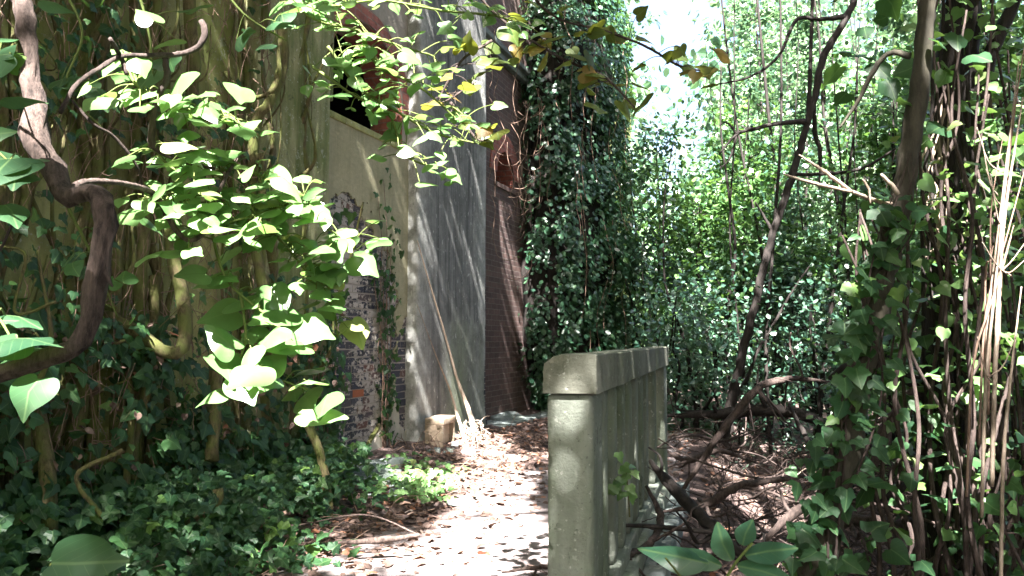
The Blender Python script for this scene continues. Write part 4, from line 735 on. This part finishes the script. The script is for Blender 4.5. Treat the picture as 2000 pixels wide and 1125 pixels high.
q=cr[i,:3]+u*cr[i,3:4]*[1.25,1,.8]; k=q[:,2]>.0; q=q[k]; u=u[k]
tag(MB().leaves(q,u+rng.normal(0,.6,q.shape)+[0,-.2,.5],rng.uniform(.17,.34,len(q)),'round',tj=1).build('woodland',M['wood']),'sunlit woodland massed beyond the clearing','woodland',kind='stuff')
mb=MB()
for k in range(170):
    d=rng.uniform(11.5,30); px=rng.uniform(1240,2050); b=P(px,700,d); b[2]=float(gh(b[0],b[1]))-.1; hgt=rng.uniform(2,5) if 1215<px<1420 else rng.uniform(5,11); m_=7; tt=np.linspace(0,1,m_)
    mb.tube(np.column_stack([b[0]+rng.normal(0,.5)*tt+np.cumsum(rng.normal(0,.08,m_)),b[1]+0*tt,b[2]+hgt*tt]),rng.uniform(.012,.05)*(1.1-.8*tt),5,.05,seed=k)
tag(mb.build('woodland_stems',M['barkd'],smooth=True),'countless thin stems inside the far woodland','woodland',kind='stuff')
n=34000; th=rng.uniform(math.pi*.98,math.pi*2.2,n); rr=rng.uniform(9,12,n); q=np.column_stack([1+rr*np.cos(th),rr*np.sin(th),rng.uniform(0,1,n)**.9*8.5])  # unseen leaf wall added behind the camera to cut sky fill
q=q[q[:,0]>wallx(q[:,1])+.5]
tag(MB().leaves(q,rng.normal(0,1,q.shape),rng.uniform(.2,.34,len(q)),'tiny',tj=1).build('woodland',M['canopy']),'unseen woodland added round the near end of the path to darken the fill light','woodland',kind='stuff')
# ---------------------------------------------------------------- unseen crowns added over the three right trees to shape sun patches and shade
Z=[]     # sun gaps over lit spots: centre, radius, chance a leaf is missing
def gap(c,r,p=1.): Z.append((np.asarray(c,float),r,p))
for t in np.linspace(0,1,11): y=4.9+4.5*t; gap((-.22+.05*math.sin(9*t),y,0),.40+.08*math.sin(13*t),.83)
gap((.35,9.2,0),.3,.8); gap((-.35,9.9,.1),.3,.9)
gap((-.45,5.1,0),.35,.8); gap((-.1,6.2,0),.4,.6); gap((-.25,7.3,0),.35,.8); gap(P(930,860,9.8),.4,.9); gap(P(905,780,10.2),.12,.7)
gap(P(810,950,7.6),.25,.9); gap(P(690,1110,5.),.2,.9); gap(P(30,718,1.3),.12,1)
for x,y,d,r in [(300,110,1.85,.2),(330,250,1.9,.2),(430,250,1.95,.25),(480,360,2.,.25),(430,420,1.95,.25),(570,420,2.1,.28),(660,470,2.2,.25),(600,560,2.1,.25),(480,640,2.,.2),(590,770,2.05,.22),(60,710,1.3,.12),(80,290,1.45,.08),(230,330,1.6,.15)]: gap(P(x,y,d),r,.97)
for x,y,d,r in [(640,30,2.5,.25),(740,70,2.6,.25),(780,230,2.6,.22),(870,270,2.7,.22),(700,130,2.6,.2)]: gap(P(x,y,d),r,.93)
for x,y,d,r,p_ in [(1800,85,3.3,.1,1),(1620,350,3.2,.15,.95),(1828,400,4.0,.12,.9),(1850,640,4.2,.2,.9),(1960,450,3.,.22,.9),(1925,620,3.2,.2,.8),(1450,970,9.,.35,.92),(1520,960,9.2,.25,.9),(1480,1015,7.8,.33,.92),(1560,1010,8.,.2,.8),(1540,930,4.8,.15,.7),(1630,960,8.5,.2,.8),(1480,830,13,.6,.8),(1290,700,6.4,.15,.9),(1090,790,3.1,-.012,1),(1085,860,3.1,-.03,1),(1120,1000,3.1,-.03,1),(975,320,11.8,.25,.7),(960,120,11,.4,.7),(1380,800,14,.8,.7),(1600,800,13,.6,.6),(1940,780,3.5,.15,.7),(1690,440,3.5,.1,.8)]: gap(P(x,y,d),r,p_)
for x,y in ((835,540),(852,597),(868,650),(882,700),(893,740),(905,775),(915,805)): gap(onpil(x,y,-.05),.0,1)
crownbase=[(t1,T1),(t2,T2),(t3,T3)]
n=260000; q=np.column_stack([rng.uniform(-7.5,12.5,n),rng.uniform(-11,11,n),rng.uniform(8.4,11.,n)]); q=q[(q[:,1]<8.4)|(q[:,0]<2.4)]
miss=np.ones(len(q))
for c,r,pp in Z:
    dd=q-c; a=dd@SUN; ds=np.linalg.norm(dd-a[:,None]*SUN,axis=1); miss*=1-pp*(ds<r+.05)
q=q[(rng.random(len(q))<miss)]; q=q[rng.random(len(q))<np.clip(.95+nz2(q[:,0],q[:,1],2.3,4)*.5,.6,1)]
xy=np.array([T1[:2]+[.5,-1],T2[:2]+[-1.,-1.5],T3[:2]+[3,0]]); own=np.argmin(((q[:,None,:2]-xy[None])**2).sum(2),1)
for k,(t,b) in enumerate(crownbase):
    qq=q[own==k]; shift(MB().leaves(qq,rng.normal(0,.5,qq.shape)+[0,0,1],rng.uniform(.12,.2,len(qq)),'tiny',tip=(0,0,0),tj=1).build('crown',M['canopy'],t),b)
    mb=MB(); tops={0:P(1690,-300,11.2),1:P(1840,-500,3.3),2:P(1890,-350,4.4)}[k]
    for j in range(14):
        e=qq[rng.integers(0,len(qq))]; mid=(tops+e)/2+[0,0,.9]; mb.tube([tops-[0,0,.1],mid,e],[.05,.035,.01],6,.1,seed=j)
    mb.tube([tops-[0,0,.2],tops+[0,.0,1.5],tops+[0,0,4.5]],[.06,.05,.04],7); shift(mb.build('limb',M['bark'],t,True),b)
